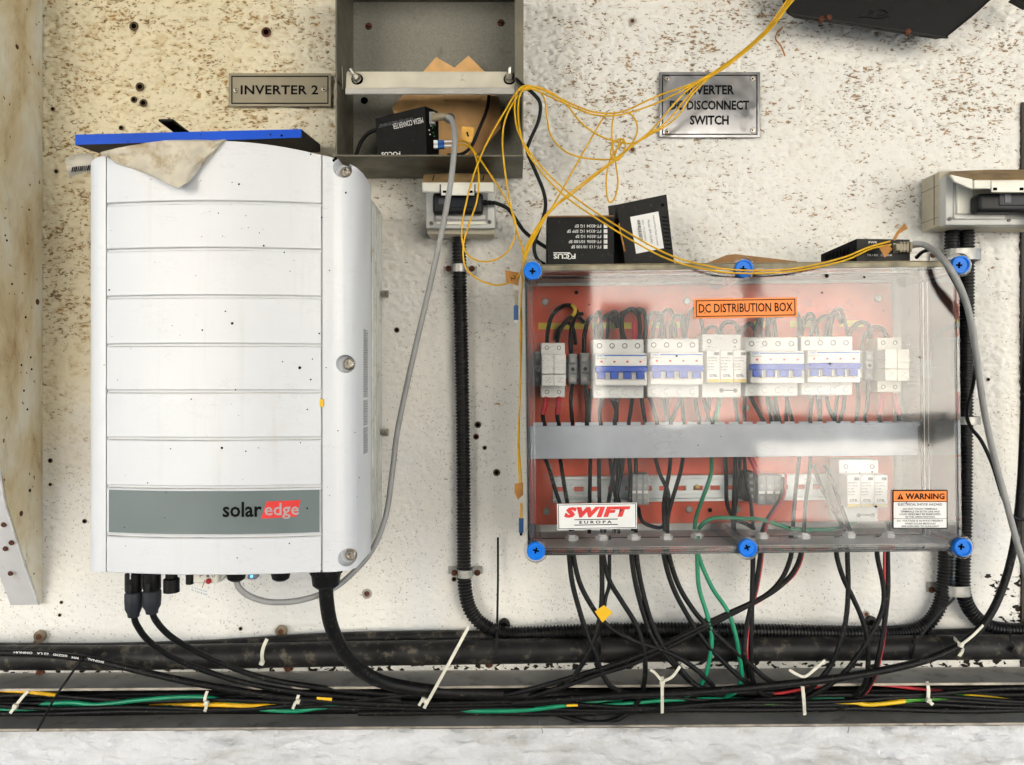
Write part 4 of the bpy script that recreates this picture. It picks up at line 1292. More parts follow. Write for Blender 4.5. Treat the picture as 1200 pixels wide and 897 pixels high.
# opaque grey base
mb = MB()
wt = .004
mb.box(LX0, LX1, -.006, -.002, LZ0, LZ1)
mb.box(LX0 + .0004, LX0 + wt, -.060, -.006, LZ0, LZ1)
mb.box(LX1 - wt, LX1 - .0004, -.060, -.006, LZ0, LZ1)
mb.box(LX0 + wt, LX1 - wt, -.124, -.006, LZ0 + .0004, LZ0 + wt)
mb.box(LX0 + wt, LX1 - wt, -.060, -.006, LZ1 - wt, LZ1 - .0004)
rotb(mb).build('base', BASE_GR, box, False)
def ring(x0, x1, z0, z1, wd, y0, y1, bev=0.0):
    mb = MB()
    mb.box(x0, x1, y0, y1, z1 - wd, z1, bev); mb.box(x0, x1, y0, y1, z0, z0 + wd, bev)
    mb.box(x0, x0 + wd, y0, y1, z0 + wd + .0002, z1 - wd - .0002, bev); mb.box(x1 - wd, x1, y0, y1, z0 + wd + .0002, z1 - wd - .0002, bev)
    return rotb(mb)
ring(LX0 + .0012, LX1 - .0012, LZ0 + .0012, LZ1 - .0012, .0035, -.0632, -.0602).build('gasket', BLACK_CLEAN, box, False)
# clear lid: pane, skirts and ribbed rim
lid = rotb(MB().box(LX0 + .011, LX1 - .011, -.1650, -.1625, LZ0 + .009, LZ1 - .009)).build('clear_pane', M_LID, box, False)
ring(LX0, LX1, LZ0, LZ1, .0032, -.150, -.0635).build('lid_skirt', M_RIM, lid, False)
for k, (i0, wd, y0, y1) in enumerate(((.0000, .0040, -.1560, -.1502), (.0035, .0032, -.1610, -.1556), (.0068, .0042, -.1660, -.1585))):
    ring(LX0 + i0, LX1 - i0, LZ0 + i0, LZ1 - i0, wd, y0, y1, .0007).build('rim_step', M_RIM, lid, True)
# dust lying on the upper edge
GRIME = pm('settled_dust', (146, 134, 108), .9, var=.2, scale=50)
rotb(MB().box(LX0 + .004, LX1 - .004, -.164, -.124, LZ1 - .0002, LZ1 + .0009)).build('settled_dust', GRIME, lid, False)
rotb(MB().box(LX0 + .010, LX1 - .010, -.1668, -.1661, LZ1 - .0078, LZ1 - .0012)).build('settled_dust', pm('streaky_dust', (150, 142, 120), .8, var=.25, scale=30), lid, False)
SCR = [(624, 318), (871, 315.5), (1124, 311), (628, 645.5), (875.5, 642), (1126.5, 641)]
for k, (px, py) in enumerate(SCR):
    p = P(px, py, .166)
    q = P(px, py, .166); q.y = -.020
    MB().lathe(q, (0, -1, 0), [(.0125, 0), (.0105, .005), (.0105, .130)], 18).build('screw_boss', M_RIM, lid)
    MB().lathe(P(px, py, .158), (0, -1, 0), [(.0170, -.008), (.0165, .002), (.0150, .0040), (.0130, .0045)], 24).build('screw_collar', M_RIM, lid)
    p = P(px, py, .165)
    sc_ = MB().lathe(p, (0, -1, 0), [(.0124, -.004), (.0126, .0045), (.0118, .0060), (.0098, .0062), (.0092, .0044), (.0, .0044)], 28).build('blue_screw', BLUE_SCR, lid)
    p = P(px, py, .1698)
    r_ = R(random.uniform(-25, 25) if k > 2 else 3)
    MB().box(p.x - .0042, p.x + .0042, p.y - .0004, p.y + .0004, p.z - .0012, p.z + .0012, 0, r_).box(p.x - .0012, p.x + .0012, p.y - .0005, p.y + .0003, p.z - .0042, p.z + .0042, 0, r_).build('cross_slot', DEEP, sc_, False)
# red mounting plate
pl0 = P(614, 333.5, .022); pl1 = P(1047, 613, .022)
plate_ = rotb(MB().box(pl0.x + .006, pl1.x, -.0225, -.020, pl1.z, pl0.z, .0006)).build('mounting_plate', RED_PL, box, False)
for px, py in ((639, 354), (805, 353), (1029, 350), (640.5, 599.5), (807.5, 597), (863, 596.5), (873.5, 478)):
    MB().lathe(P(px, py, .0226), (0, -1, 0), [(.0058, 0), (.0056, .0015), (.0042, .0028), (0, .003)], 14).build('plate_screw', STEEL_BR, plate_)
for x0, x1, x_ in ((631, 690, 1), (694, 740, 1), (764, 778, 1), (788, 806, 0), (884, 896, 0), (926, 950, 0), (985, 1012, 0)):
    MB().fbox(x0, 378.5 - (x0 - 631) * .008, x1, 386 - (x0 - 631) * .008, .0232, .0226).build('rail_label', YEL_LBL, plate_, False)
# stickers on the lid
st = MB().fbox(813.5, 349.5, 934, 372.5, .1656, .1652, 0, R(-1)).build('orange_sticker', ORANGE, lid, False)
fr_ = MB()
for a_ in ((815.5, 351.3, 932, 352.3), (815.5, 369.7, 932, 370.7), (815.5, 352.3, 816.6, 369.7), (931, 352.3, 932, 369.7)): fr_.fbox(*a_, .1658, .1655)
bmesh.ops.rotate(fr_.bm, cent=P(873.7, 361, .1658), matrix=Matrix.Rotation(R(-1), 3, 'Y'), verts=fr_.bm.verts[:])
fr_.build('border_line', INK, st, False)
text('DC DISTRIBUTION BOX', 819, 355.5, 929, 366, .1659, INK, st, rot=R(-1), bold=.012)
st = MB().fbox(653, 590, 746.5, 620.5, .1656, .1652, .0, R(-1)).build('white_sticker', STICK_W, lid, False)
fr_ = MB()
for a_ in ((654.2, 591, 745.3, 591.7), (654.2, 618.8, 745.3, 619.5), (654.2, 591.7, 655, 618.8), (744.6, 591.7, 745.3, 618.8)): fr_.fbox(*a_, .1658, .1655)
bmesh.ops.rotate(fr_.bm, cent=P(699.7, 605.2, .1658), matrix=Matrix.Rotation(R(-1), 3, 'Y'), verts=fr_.bm.verts[:])
fr_.build('border_line', INK, st, False)
text('SWIFT', 661, 594, 739, 606.5, .1659, INK_R, st, rot=R(-1), bold=.075, shear=.25, space=1.2)
for y in (608.5, 614.8):
    MB().fbox(673, y, 724, y + .9, .1659, .1656, 0, R(-1)).build('rule_line', INK, st, False)
text('E U R O P A', 679, 610.4, 717, 613.8, .1659, INK, st, rot=R(-1), bold=.03)
st = MB().fbox(1046, 574.5, 1110.5, 619.8, .1656, .1652).build('warning_sticker', INK, lid, False)
MB().fbox(1047.3, 575.8, 1109.3, 587.6, .1658, .1655).build('orange_band', ORANGE, st, False)
MB().fbox(1047.3, 588.6, 1109.3, 618.7, .1658, .1655).build('white_field', STICK_W, st, False)
text('WARNING', 1061, 578.3, 1107, 585.4, .1661, INK, st, bold=.03)
MB().pprism([(1051.5, 585.5), (1055.2, 578.5), (1058.9, 585.5)], .1661, .1658).build('warning_triangle', INK, st, False)
text('!', 1054.8, 580.6, 1055.7, 585, .1663, ORANGE, st, bold=.03)
for i, (s_, hw_) in enumerate((('ELECTRICAL SHOCK HAZARD', 26), ('DO NOT TOUCH TERMINALS', 20), ('TERMINALS ON BOTH LINE AND', 23), ('LOAD SIDES MAY BE ENERGIZED', 24), ('IN THE OPEN POSITION', 17), ('DC VOLTAGE IS ALWAYS PRESENT', 27), ('WHEN SOLAR MODULES', 18), ('ARE EXPOSED TO SUNLIGHT', 22))):
    y = (590, 595.6, 598.7, 601.8, 605, 609.4, 612.8, 616)[i]
    text(s_, 1078.3 - hw_, y, 1078.3 + hw_, y + (2.7 if i == 0 else 2.1), .1661, INK, st, bold=.012)
MB().fbox(1047.3, 607.7, 1109.3, 608.1, .1660, .1657).build('rule_line', INK, st, False)
mb = MB()
for px, py, r in ((675.5, 343, 2.6), (969, 323.5, 2.6), (1013, 325, 1.5), (963.5, 343, 1.2), (793, 417.5, 1.4), (973, 426.5, 1.6), (1078, 419, 1.4), (832, 598, 2.8), (925.5, 618.5, 1.4), (1026.5, 594, 1.6), (1088, 522, 1.0), (826, 367, 1), (1062, 589, 1.2), (690.5, 357, 1.0), (818, 522, .8)):
    rr = r * 1.045 / F
    mb.lathe(P(px, py, .1651), (0, -1, .2), [(rr, 0), (rr * .6, .0007), (0, .0009)], 7)
for k in range(30):
    rr = random.uniform(.3, .7) * 1.045 / F
    mb.lathe(P(random.uniform(632, 1112), random.uniform(322, 632), .1651), (0, -1, 0), [(rr, 0), (0, .0004)], 6)
mb.build('fly_specks', SPECK, lid, kind='stuff')

# --- devices on the upper rail
M_SCREW = pm('terminal_screw', (70, 72, 72), .5, metal=.2, var=.2, scale=200)
rail = thing('mounting_rail', 'upper zinc rail hidden behind the row of breakers', 'rail', P(850, 440, .03))
MB().fbox(628, 421, 1070, 423.5, .033, .0232).build('rail_lip', DIN, rail, False)
MB().fbox(628, 441, 1070, 443.5, .033, .0232).build('rail_lip', DIN, rail, False)
MB().fbox(628, 423.5, 1070, 441, .0262, .0232).build('rail_web', DIN, rail, False)

def breaker(px0, px1, y0, ords):
    """four-pole breaker; px0..px1 at the shoulder plane."""
    t = thing('circuit_breaker', 'four-pole white breaker with blue levers, ' + ords, 'breaker', P((px0 + px1) / 2, y0 + 69, .05), 'four-pole breakers')
    dS, dM = .072, .098
    x0, x1 = P(px0, 0, dS).x, P(px1, 0, dS).x
    W = x1 - x0
    kk = (D - dM) / (D - dS)
    pm0 = 600 + (px0 - 600) / kk; pm1 = 600 + (px1 - 600) / kk
    def my(y): return 448.5 + (y - 448.5) / 1.0
    MB().fbox(px0, y0, px1, y0 + 69, dS, .034, .0012).build('body', MCB_G, t)
    MB().fbox(pm0, y0 + 16, pm1, y0 + 54, dM, dS - .002, .0012).build('front_block', MCB_W, t)
    MB().fbox(pm0 + 1.5, y0 + 18, pm1 - 1, y0 + 19.6, dM + .0003, dM - .0003).build('blue_rule', INK_B, t, False)
    MB().fbox(pm0 + 1.5, y0 + 17.2, pm0 + 11, y0 + 20.4, dM + .0004, dM - .0003).build('name_field', MCB_W, t, False)
    text('CHNT', pm0 + 2, y0 + 17.4, pm0 + 10.5, y0 + 20.2, dM + .0006, INK_B, t, bold=.03)
    text('NB1-63DC C25', pm0 + 2, y0 + 21.6, pm0 + 14, y0 + 23.0, dM + .0005, INK_G, t)
    q = (pm1 - pm0) / 4
    for i in range(4):
        cx = pm0 + q * (i + .5)
        MB().fbox(cx - 1.3, y0 + 25, cx + 1.3, y0 + 27.2, dM + .0004, dM - .0003).build('red_mark', INK_R, t, False)
        lv = MB().fbox(cx - q * .30, y0 + 33.5, cx + q * .30, y0 + 46.5, dM + .0085, dM - .001, .0012).build('lever', MCB_B, t)
        MB().fbox(cx - q * .46, y0 + 38, cx - q * .34, y0 + 47.5, dM + .004, dM - .001, .0004).build('lever_stop', MCB_W, t)
        MB().fbox(cx + q * .34, y0 + 38, cx + q * .46, y0 + 47.5, dM + .004, dM - .001, .0004).build('lever_stop', MCB_W, t)
        cs = px0 + (px1 - px0) * (i + .5) / 4
        MB().lathe(P(cs, y0 + 7.5, dS), (0, -1, 0), [(.0042, -.001), (.0040, .0006), (.0030, .0006), (.0026, -.0004), (0, -.0004)], 14).build('terminal_screw', M_SCREW, t)
        z_ = P(cs, y0 + 62, dS)
        ar = [z_ + Vector((.0042 * math.cos(a_), -.0001, .0042 * math.sin(a_))) for a_ in [R(50 + 260 * k / 14) for k in range(15)]]
        MB().tube(ar, .00028, 4).build('knockout_ring', INK_G, t)
    MB().fbox(pm0 + .8, y0 + 31, pm1 + .8, y0 + 38.5, dM + .011, dM - .001, .0015).build('lever_bar', MCB_B, t)
    return t
breaker(695, 754.5, 398, 'first beside the grey terminals and fuse holder')
breaker(758.5, 819, 397, 'second in the row, touching the surge arrester')
breaker(873, 935, 395.5, 'third in the row, past the surge arrester')
breaker(938.5, 999, 394.5, 'fourth, last in the row')

def arrester(px0, px1, y0, y1, label, faded):
    t = thing('surge_arrester', label, 'arrester', P((px0 + px1) / 2, y1, .05), 'surge arresters')
    dS, dM = .068, .096
    kk = (D - dM) / (D - dS)
    pm0 = 600 + (px0 - 600) / kk; pm1 = 600 + (px1 - 600) / kk
    H = y1 - y0
    MB().fbox(px0, y0, px1, y1, dS, .034, .0012).build('body', MCB_G, t)
    q = (pm1 - pm0) / 3
    for i in range(3):
        a_ = pm0 + q * i
        mo = MB().fbox(a_ + .2, y0 + H * .25, a_ + q - .2, y0 + H * .765, dM, dS - .002, .0008).build('module', MCB_W, t)
        MB().fbox(a_ + q * .55, y0 + H * .28, a_ + q * .92, y0 + H * .33, dM + .0004, dM - .0003).build('status_window', INK_G, mo, False)
        MB().fbox(a_ + .5, y0 + H * .71, a_ + q - .5, y0 + H * .76, dM + .0004, dM - .0003).build('yellow_band', YEL_LBL, mo, False)
        for k, (s_, w_) in enumerate((('DS50VGPVS-10', .8), ('Ucpv 1000 Vdc', .85), ('In 15 kA', .5), ('Imax 40 kA', .6), ('Up 3,5 kV', .55))):
            yy = y0 + H * (.36 + .047 * k)
            text(s_, a_ + 1.3, yy, a_ + 1.3 + (q - 2.6) * w_, yy + 1.8, dM + .0005, INK_G, mo, bold=.01)
        text('CITEL', a_ + q * .2, y0 + H * .635, a_ + q * .8, y0 + H * .672, dM + .0005, INK, mo, bold=.02)
    for i, f in enumerate((.18, .84)):
        MB().lathe(P(px0 + (px1 - px0) * f, y0 + H * .11, dS), (0, -1, 0), [(.0036, -.001), (.0034, .0006), (.0026, .0006), (.0022, -.0004), (0, -.0004)], 14).build('terminal_screw', M_SCREW, t)
        text('+-'[i], px0 + (px1 - px0) * f - 1, y0 + H * .185, px0 + (px1 - px0) * f + 1, y0 + H * .205, dS + .0004, INK, t, bold=.02)
    bx0, bx1 = px0 + (px1 - px0) * .5, px0 + (px1 - px0) * .85
    for x in (bx0, bx1):
        MB().lathe(P(x, y1 - H * .11, dS), (0, -1, 0), [(.0034, -.001), (.0032, .0006), (.0022, .0006), (0, .0002)], 14).build('earth_terminal', M_SCREW, t)
    MB().fbox(bx0, y1 - H * .12, bx1, y1 - H * .105, dS + .0005, dS - .0003).build('earth_link', INK, t, False)
    return t
arrester(822.5, 868.5, 392, 466, 'three-module surge arrester between the second and third breaker', False)
arrester(983, 1029.5, 539, 612, 'three-module surge arrester on the lower rail above the warning sticker', True)

def fuse_holder(px0, px1, y0, y1, label, cream):
    m_ = MCB_C if cream else MCB_W
    t = thing('fuse_holder', label, 'fuse holder', P((px0 + px1) / 2, y1, .05), 'two-pole fuse holders')
    dS, dM = .066, .090
    kk = (D - dM) / (D - dS)
    pm0 = 600 + (px0 - 600) / kk; pm1 = 600 + (px1 - 600) / kk
    H = y1 - y0
    MB().fbox(px0, y0, px1, y1, dS, .034, .001).build('body', m_, t)
    h_ = (pm1 - pm0) / 2
    for i in range(2):
        a_ = pm0 + h_ * i
        MB().fbox(a_ + .15, y0 + H * .21, a_ + h_ - .15, y0 + H * .57, dM, dS - .002, .0008).build('fuse_carrier', m_, t)
        hd = MB().fbox(a_ + .15, y0 + H * .58, a_ + h_ - .15, y0 + H * .79, dM + .006, dS - .002, .0010).build('pull_handle', m_, t)
        cx = a_ + h_ * .5 + .4
        MB().tube([P(cx - 3, y0 + H * .63, dM + .0062), P(cx + 3, y0 + H * .63, dM + .0062), P(cx - 3, y0 + H * .72, dM + .0062), P(cx + 3, y0 + H * .72, dM + .0062)], .0003, 4).build('handle_mark', INK_G, hd)
        for f in (.09, .90):
            MB().lathe(P(px0 + (px1 - px0) * (.25 + .5 * i), y0 + H * f, dS), (0, -1, 0), [(.0034, -.001), (.0032, .0006), (.0026, .0006), (.0022, -.0004), (0, -.0004)], 12).build('terminal_screw', M_SCREW, t)
    return t
fuse_holder(634, 662, 402, 466, 'white two-pole fuse holder at the inverter end of the breaker row', False)
fuse_holder(1028, 1056, 396, 460, 'cream two-pole fuse holder at the door-post end of the breaker row', True)

def terminal(px0, px1, y0, y1, label):
    t = thing('terminal_block', label, 'terminal', P((px0 + px1) / 2, y1, .05), 'grey terminal blocks')
    MB().fbox(px0, y0, px1, y1, .060, .034, .0008).build('body', TERM_G, t)
    n = 3
    for i in range(n):
        y = y0 + (y1 - y0) * (.18 + .32 * i)
        tr_ = MB().fbox(px0 + .8, y - 4.4, px1 - .8, y + 4.4, .066, .059, .0008).build('clamp', TERM_G, t)
        MB().lathe(P((px0 + px1) / 2, y, .066), (0, -1, 0), [(.0030, -.0005), (.0028, .0005), (.0018, .0005), (0, 0)], 12).build('clamp_screw', STEEL_BR if i != 1 else DEEP, tr_)
    return t
terminal(626.5, 633.3, 412, 452, 'grey terminal block squeezed against the box side before the fuse holder')
terminal(666, 676.5, 415, 451, 'grey terminal block next to the white fuse holder')
terminal(680, 691.5, 414, 451, 'grey terminal block touching the first breaker')
terminal(1003, 1011, 411, 446, 'grey terminal block touching the fourth breaker')
terminal(1014, 1024, 411, 446, 'grey terminal block next to the cream fuse holder')

# --- wiring duct across the middle
du = thing('wiring_duct', 'long grey slotted wiring duct across the middle of the box', 'duct', P(850, 536, .05))
mb = MB().fbox(621, 497.5, 1076, 536, .075, .0715, .0008)
rotb(mb).build('duct_cover', TRUNK, du)
rotb(MB().fbox(622, 533, 1075, 536, .0713, .0232)).build('duct_floor', TRUNK, du, False)
x = 625.0
TOOTH = None
while x < 1070:
    MB().fbox(x, 494.6 - (x - 850) * .0035, x + 11, 500 - (x - 850) * .0035, .0713, .068).build('duct_finger', TRUNK, du, False)
    x += 16.4
# --- lower rail
rl_ = thing('mounting_rail', 'slotted zinc rail on the red plate below the wiring duct', 'rail', P(825, 587, .03))
rotb(MB().fbox(647, 557, 1003, 560.5, .0335, .0228, .0004)).build('rail_lip', DIN, rl_)
rotb(MB().fbox(647, 584, 1003, 587.5, .0335, .0228, .0004)).build('rail_lip', DIN, rl_)
rotb(MB().fbox(647, 560.6, 1003, 569.0, .0262, .0228)).build('rail_web', DIN, rl_, False)
rotb(MB().fbox(647, 574.6, 1003, 583.9, .0262, .0228)).build('rail_web', DIN, rl_, False)
rotb(MB().fbox(647, 579.0, 1003, 581, .0285, .0262)).build('rail_crease', DIN, rl_, False)
x = 643.0
while x < 1003:
    xa, xb = max(647, x), min(1003, x + 8.5)
    if xb > xa: rotb(MB().fbox(xa, 569.05, xb, 574.55, .0262, .0228)).build('rail_bridge', DIN, rl_, False)
    x += 20
MB().lathe(P(816.5, 571, .0262), (0, -1, 0), [(.0042, 0), (.004, .002), (.0028, .0026), (0, .0026)], 12).build('rail_screw', pm('brass_screw', (176, 156, 96), .35, metal=.8), rl_)
def multi_terminal(px0, px1, y0, y1, label, n=3):
    t = thing('terminal_strip', label, 'terminal', P((px0 + px1) / 2, y1, .05), 'terminal strips on the lower rail')
    q = (px1 - px0) / n
    for i in range(n):
        m_ = MB().fbox(px0 + q * i + .1, y0, px0 + q * (i + 1) - .1, y1, .062, .034, .0006).build('terminal', TERM_G, t)
        for f, mt in ((.36, STEEL_BR), (.58, STICK_W), (.76, STEEL_BR)):
            cx, cy = px0 + q * (i + .5), y0 + (y1 - y0) * f
            if mt is STICK_W:
                MB().fbox(cx - q * .36, cy - 1.6, cx + q * .36, cy + 1.6, .0626, .0617).build('marker', STICK_W, m_, False)
            else:
                MB().lathe(P(cx, cy, .062), (0, -1, 0), [(.0026, -.0005), (.0024, .0005), (.0014, .0005), (0, 0)], 10).build('clamp_screw', mt, m_)
    return t
multi_terminal(739, 760.5, 556, 592, 'three-way grey terminal strip on the lower rail nearer the white sticker')
multi_terminal(888, 917, 557, 592, 'three-way grey terminal strip in the middle of the lower rail', 3)
es = thing('end_stop', 'dark end clamp beside the middle terminal strip', 'clamp', P(881, 592, .05))
MB().fbox(873, 553, 884.5, 588, .058, .034, .001).build('clamp_body', pm('dark_terminal', (56, 58, 60), .5), es)
for k in range(4):
    MB().fbox(878, 556 + k * 8, 882.5, 560 + k * 8, .0592, .0578, .0004).build('clamp_window', TERM_G, es)

# --- gland nuts on the box floor
GL = [(670, .073, 'first'), (706, .073, 'second'), (743, .073, 'third'), (781, .073, 'fourth'), (817, .067, 'fifth'), (884, .055, 'sixth'), (893, .072, 'seventh'), (932, .060, 'eighth'), (942, .078, 'ninth'), (995, .072, 'tenth'), (1041, .074, 'eleventh')]
fz = LZ0 + .004
for px, d_, o_ in GL:
    X = (px - 600) * (D - d_) / F
    zf_ = fz + (X - BC.x) * math.tan(R(.6))
    t = thing('gland_nut', 'white plastic gland nut on the box floor, ' + o_ + ' from the inverter side', 'nut', (X, -d_, zf_), 'gland nuts on the box floor')
    MB().lathe(Vector((X, -d_, zf_)), (0, 0, 1), [(.0098, 0), (.0098, .0055), (.0090, .0062), (.0062, .0062)], 6).build('hex_nut', NUT_W, t, False)
    MB().lathe(Vector((X, -d_, zf_)), (0, 0, 1), [(.0066, .003), (.0066, .0085), (.0050, .0088)], 16).build('thread_collar', NUT_W, t)

# ------------------------------------------------------------------ wiring inside the box
def wire(pp, label, mat=None, r=.0030, d0=.06, d1=None, name='wire', group=None):
    return cable(name, pp, r, mat or BLACK_CLEAN, label, 'wire', d0, d1, group, 8, 6)
G1 = 'wire loops above the breakers'
loops = [([(641, 402, .058), (642, 388, .072), (647, 370, .066), (659, 359, .052), (672, 360, .038), (678, 372, .028)], 'black wire arching from the first pole of the white fuse holder'),
         ([(653, 402, .058), (656, 388, .07), (664, 376, .06), (674, 370, .04), (684, 378, .028)], 'black wire arching from the second pole of the white fuse holder'),
         ([(669, 415, .055), (669, 390, .06), (674, 372, .05), (682, 368, .035)], 'black wire rising from the terminal next to the white fuse holder'),
         ([(684, 414, .055), (685, 392, .06), (690, 375, .05), (698, 371, .035)], 'black wire rising from the terminal touching the first breaker'),
         ([(702, 400, .055), (702, 385, .068), (708, 372, .058), (718, 370, .04), (724, 384, .03)], 'dim black wire loop above the first breaker, outer pole'),
         ([(733, 400, .055), (729, 386, .07), (730, 370, .062), (740, 362, .048), (750, 368, .034)], 'black wire loop tied into the dark bundle above the first breaker'),
         ([(748, 400, .055), (750, 386, .072), (748, 370, .066), (740, 363, .05), (728, 368, .035)], 'thick black loop on the dark bundle above the first breaker'),
         ([(756, 400, .045), (757, 384, .060), (755, 366, .055), (748, 362, .04)], 'upright black wire at the end of the dark bundle'),
         ([(764, 400, .055), (766, 384, .068), (771, 374, .06), (777, 380, .045), (779, 396, .035)], 'small black hoop above the second breaker, first pole'),
         ([(787, 400, .055), (787, 384, .068), (791, 371, .058), (798, 373, .045), (801, 396, .035)], 'small black hoop above the second breaker, third pole'),
         ([(803, 400, .055), (803, 380, .066), (801, 370, .05)], 'short black wire above the second breaker, last pole'),
         ([(846, 394, .05), (845, 384, .07), (851, 378, .068), (862, 380, .05), (866, 394, .035)], 'thick black hoop above the surge arrester between the breakers'),
         ([(866, 394, .055), (872, 384, .065), (880, 380, .05), (886, 390, .035)], 'short black wire leaning from the surge arrester to the third breaker'),
         ([(898, 398, .055), (900, 382, .07), (907, 372, .064), (917, 370, .045)], 'grey looking wire loop above the third breaker, second pole'),
         ([(936, 396, .05), (937, 380, .07), (934, 368, .06), (926, 366, .04)], 'black wire standing over the gap before the fourth breaker'),
         ([(951, 396, .055), (954, 382, .07), (964, 372, .06), (974, 372, .045)], 'black wire loop above the fourth breaker, first pole'),
         ([(972, 396, .05), (974, 378, .066), (980, 368, .055), (986, 378, .04)], 'black wire bundle rising above the fourth breaker, middle pole'),
         ([(994, 397, .055), (998, 386, .066), (1008, 378, .058), (1018, 382, .045), (1020, 396, .035)], 'wide wire arch between the fourth breaker and the cream fuse holder'),
         ([(1010, 411, .05), (1014, 394, .06), (1022, 384, .05), (1034, 386, .04), (1040, 398, .035)], 'wire arch just before the cream fuse holder')]
for pp, lb in loops:
    wire(pp, lb, r=.0034, group=G1)
rg_ = random.Random(5)
ORD = ('first', 'second', 'third', 'fourth', 'fifth', 'sixth', 'seventh', 'eighth', 'ninth', 'tenth', 'eleventh', 'twelfth')
for k in range(12):
    x0 = 672 + k * 29 + rg_.uniform(-9, 9)
    h_ = rg_.uniform(362, 384); w_ = rg_.uniform(6, 22) * rg_.choice((-1, 1))
    wire([(x0, 404, .045), (x0 + w_ * .1, 388, .050), (x0 + w_ * .45, h_, .046), (x0 + w_, h_ + rg_.uniform(2, 8), .034), (x0 + w_ * 1.25, 398, .028)],
         ORD[k] + ' of the black wires behind the loops above the breakers, from the inverter side', None, r=.0030, group='wires behind the loops')
for k in range(11):
    x0 = 694 + k * 29 + rg_.uniform(-8, 8); w_ = rg_.uniform(-10, 10)
    wire([(x0, 456, .045), (x0 + w_ * .4, 474, .048), (x0 + w_, 500, .042)],
         ORD[k] + ' of the black wires hidden behind those over the duct, from the inverter side', None, r=.0030, group='wires behind those over the duct')
for k, x0 in enumerate((692, 714, 726, 745, 862, 868)):
    w_ = rg_.uniform(-10, 10)
    wire([(x0, 530, .05), (x0 + w_ * .4, 560, .052), (x0 + w_, 600, .05), (x0 + w_ * 1.1, 625, .045)],
         ORD[k] + ' of the black wires lying close over the lower rail, from the inverter side', None, r=.0030, group='wires close over the lower rail')
MB().tube(path([(743, 399, .062), (743.5, 388, .074), (743, 378, .070)], .06), .0040, 10).build('red_sleeve', pm('red_sleeve_plastic', (198, 40, 56), .45), None, label='red insulating sleeve in the dark bundle above the first breaker', cat='sleeve')
MB().strip(spline([P(670, 357, .05), P(674, 362, .058), P(673, 368, .055), P(669, 371, .05)]), .005, .001).build('yellow_tie', YEL_LBL, None, label='yellow tie around the wires above the white fuse holder', cat='tie')
G2 = 'wires between breakers and duct'
below = [([(671, 450), (669, 470), (671, 500)], 'black wire from the terminal next to the white fuse holder down to the duct'),
         ([(686, 451), (688, 475), (687, 500)], 'black wire from the terminal touching the first breaker down to the duct'),
         ([(705, 466), (703, 482), (704, 500)], 'black wire below the first breaker, first pole'),
         ([(716, 466), (722, 482), (719, 500)], 'black wire below the first breaker, second pole'),
         ([(741, 466), (739, 482), (736, 500)], 'black wire below the first breaker, last pole'),
         ([(761, 464), (766, 480), (771, 500)], 'black wire below the second breaker, first pole'),
         ([(777, 464), (780, 482), (784, 500)], 'black wire below the second breaker, second pole'),
         ([(797, 468), (792, 480), (785, 500)], 'black wire slanting below the second breaker, third pole'),
         ([(799, 464), (800, 482), (802, 500)], 'black wire straight below the second breaker, last pole'),
         ([(825, 466), (828, 480), (833, 500)], 'black wire below the surge arrester, its first pole'),
         ([(843, 474), (838, 486), (834, 500)], 'short black wire beside the green wire under the arrester'),
         ([(861, 466), (863, 480), (865, 500)], 'black wire below the surge arrester, its last pole'),
         ([(879, 464), (886, 478), (898, 500)], 'black wire slanting below the third breaker, first pole'),
         ([(901, 464), (906, 480), (911, 500)], 'black wire below the third breaker, second pole'),
         ([(908, 464), (911, 482), (915, 500)], 'black wire below the third breaker, third pole'),
         ([(921, 464), (925, 480), (930, 500)], 'black wire below the third breaker, last pole'),
         ([(952, 464), (950, 482), (949, 500)], 'black wire below the fourth breaker, first pole'),
         ([(961, 464), (961, 482), (960, 500)], 'black wire below the fourth breaker, second pole'),
         ([(968, 464), (972, 480), (982, 500)], 'black wire bending below the fourth breaker, third pole'),
         ([(990, 464), (988, 480), (983, 500)], 'black wire below the fourth breaker, last pole'),
         ([(1004, 446), (1006, 470), (1003, 500)], 'black wire from the terminal touching the fourth breaker down to the duct'),
         ([(1018, 446), (1016, 475), (1012, 500)], 'black wire from the terminal next to the cream fuse holder down to the duct')]
for pp, lb in below:
    wire(pp, lb, r=.0031, d0=.062, d1=.055, group=G2)
wire([(843, 466), (841, 482), (838, 500)], 'green earth wire from the upper surge arrester to the duct', GREEN_C, .0030, .066, .06)
for x0, x1, o_ in ((640, 636, 'first pole of the white fuse holder'), (655, 653, 'second pole of the white fuse holder'), (1034, 1030, 'first pole of the cream fuse holder'), (1048, 1053, 'second pole of the cream fuse holder')):
    t = thing('sleeved_wire', 'black wire in a red sleeve below the ' + o_, 'wire', P(x1, 500, .055), 'sleeved fuse wires')
    MB().tube(path([(x0, 463, .06), (x0 * .7 + x1 * .3, 474, .066), (x1, 485, .062)], .06), .0044, 10).build('red_sleeve', MATS['red_sleeve_plastic'], t)
    MB().tube(path([(x1, 484, .061), (x1 + .5, 492, .058), (x1 + 3, 502, .052)], .06), .0032, 8).build('wire', BLACK_CLEAN, t)
G3 = 'wires between duct and glands'
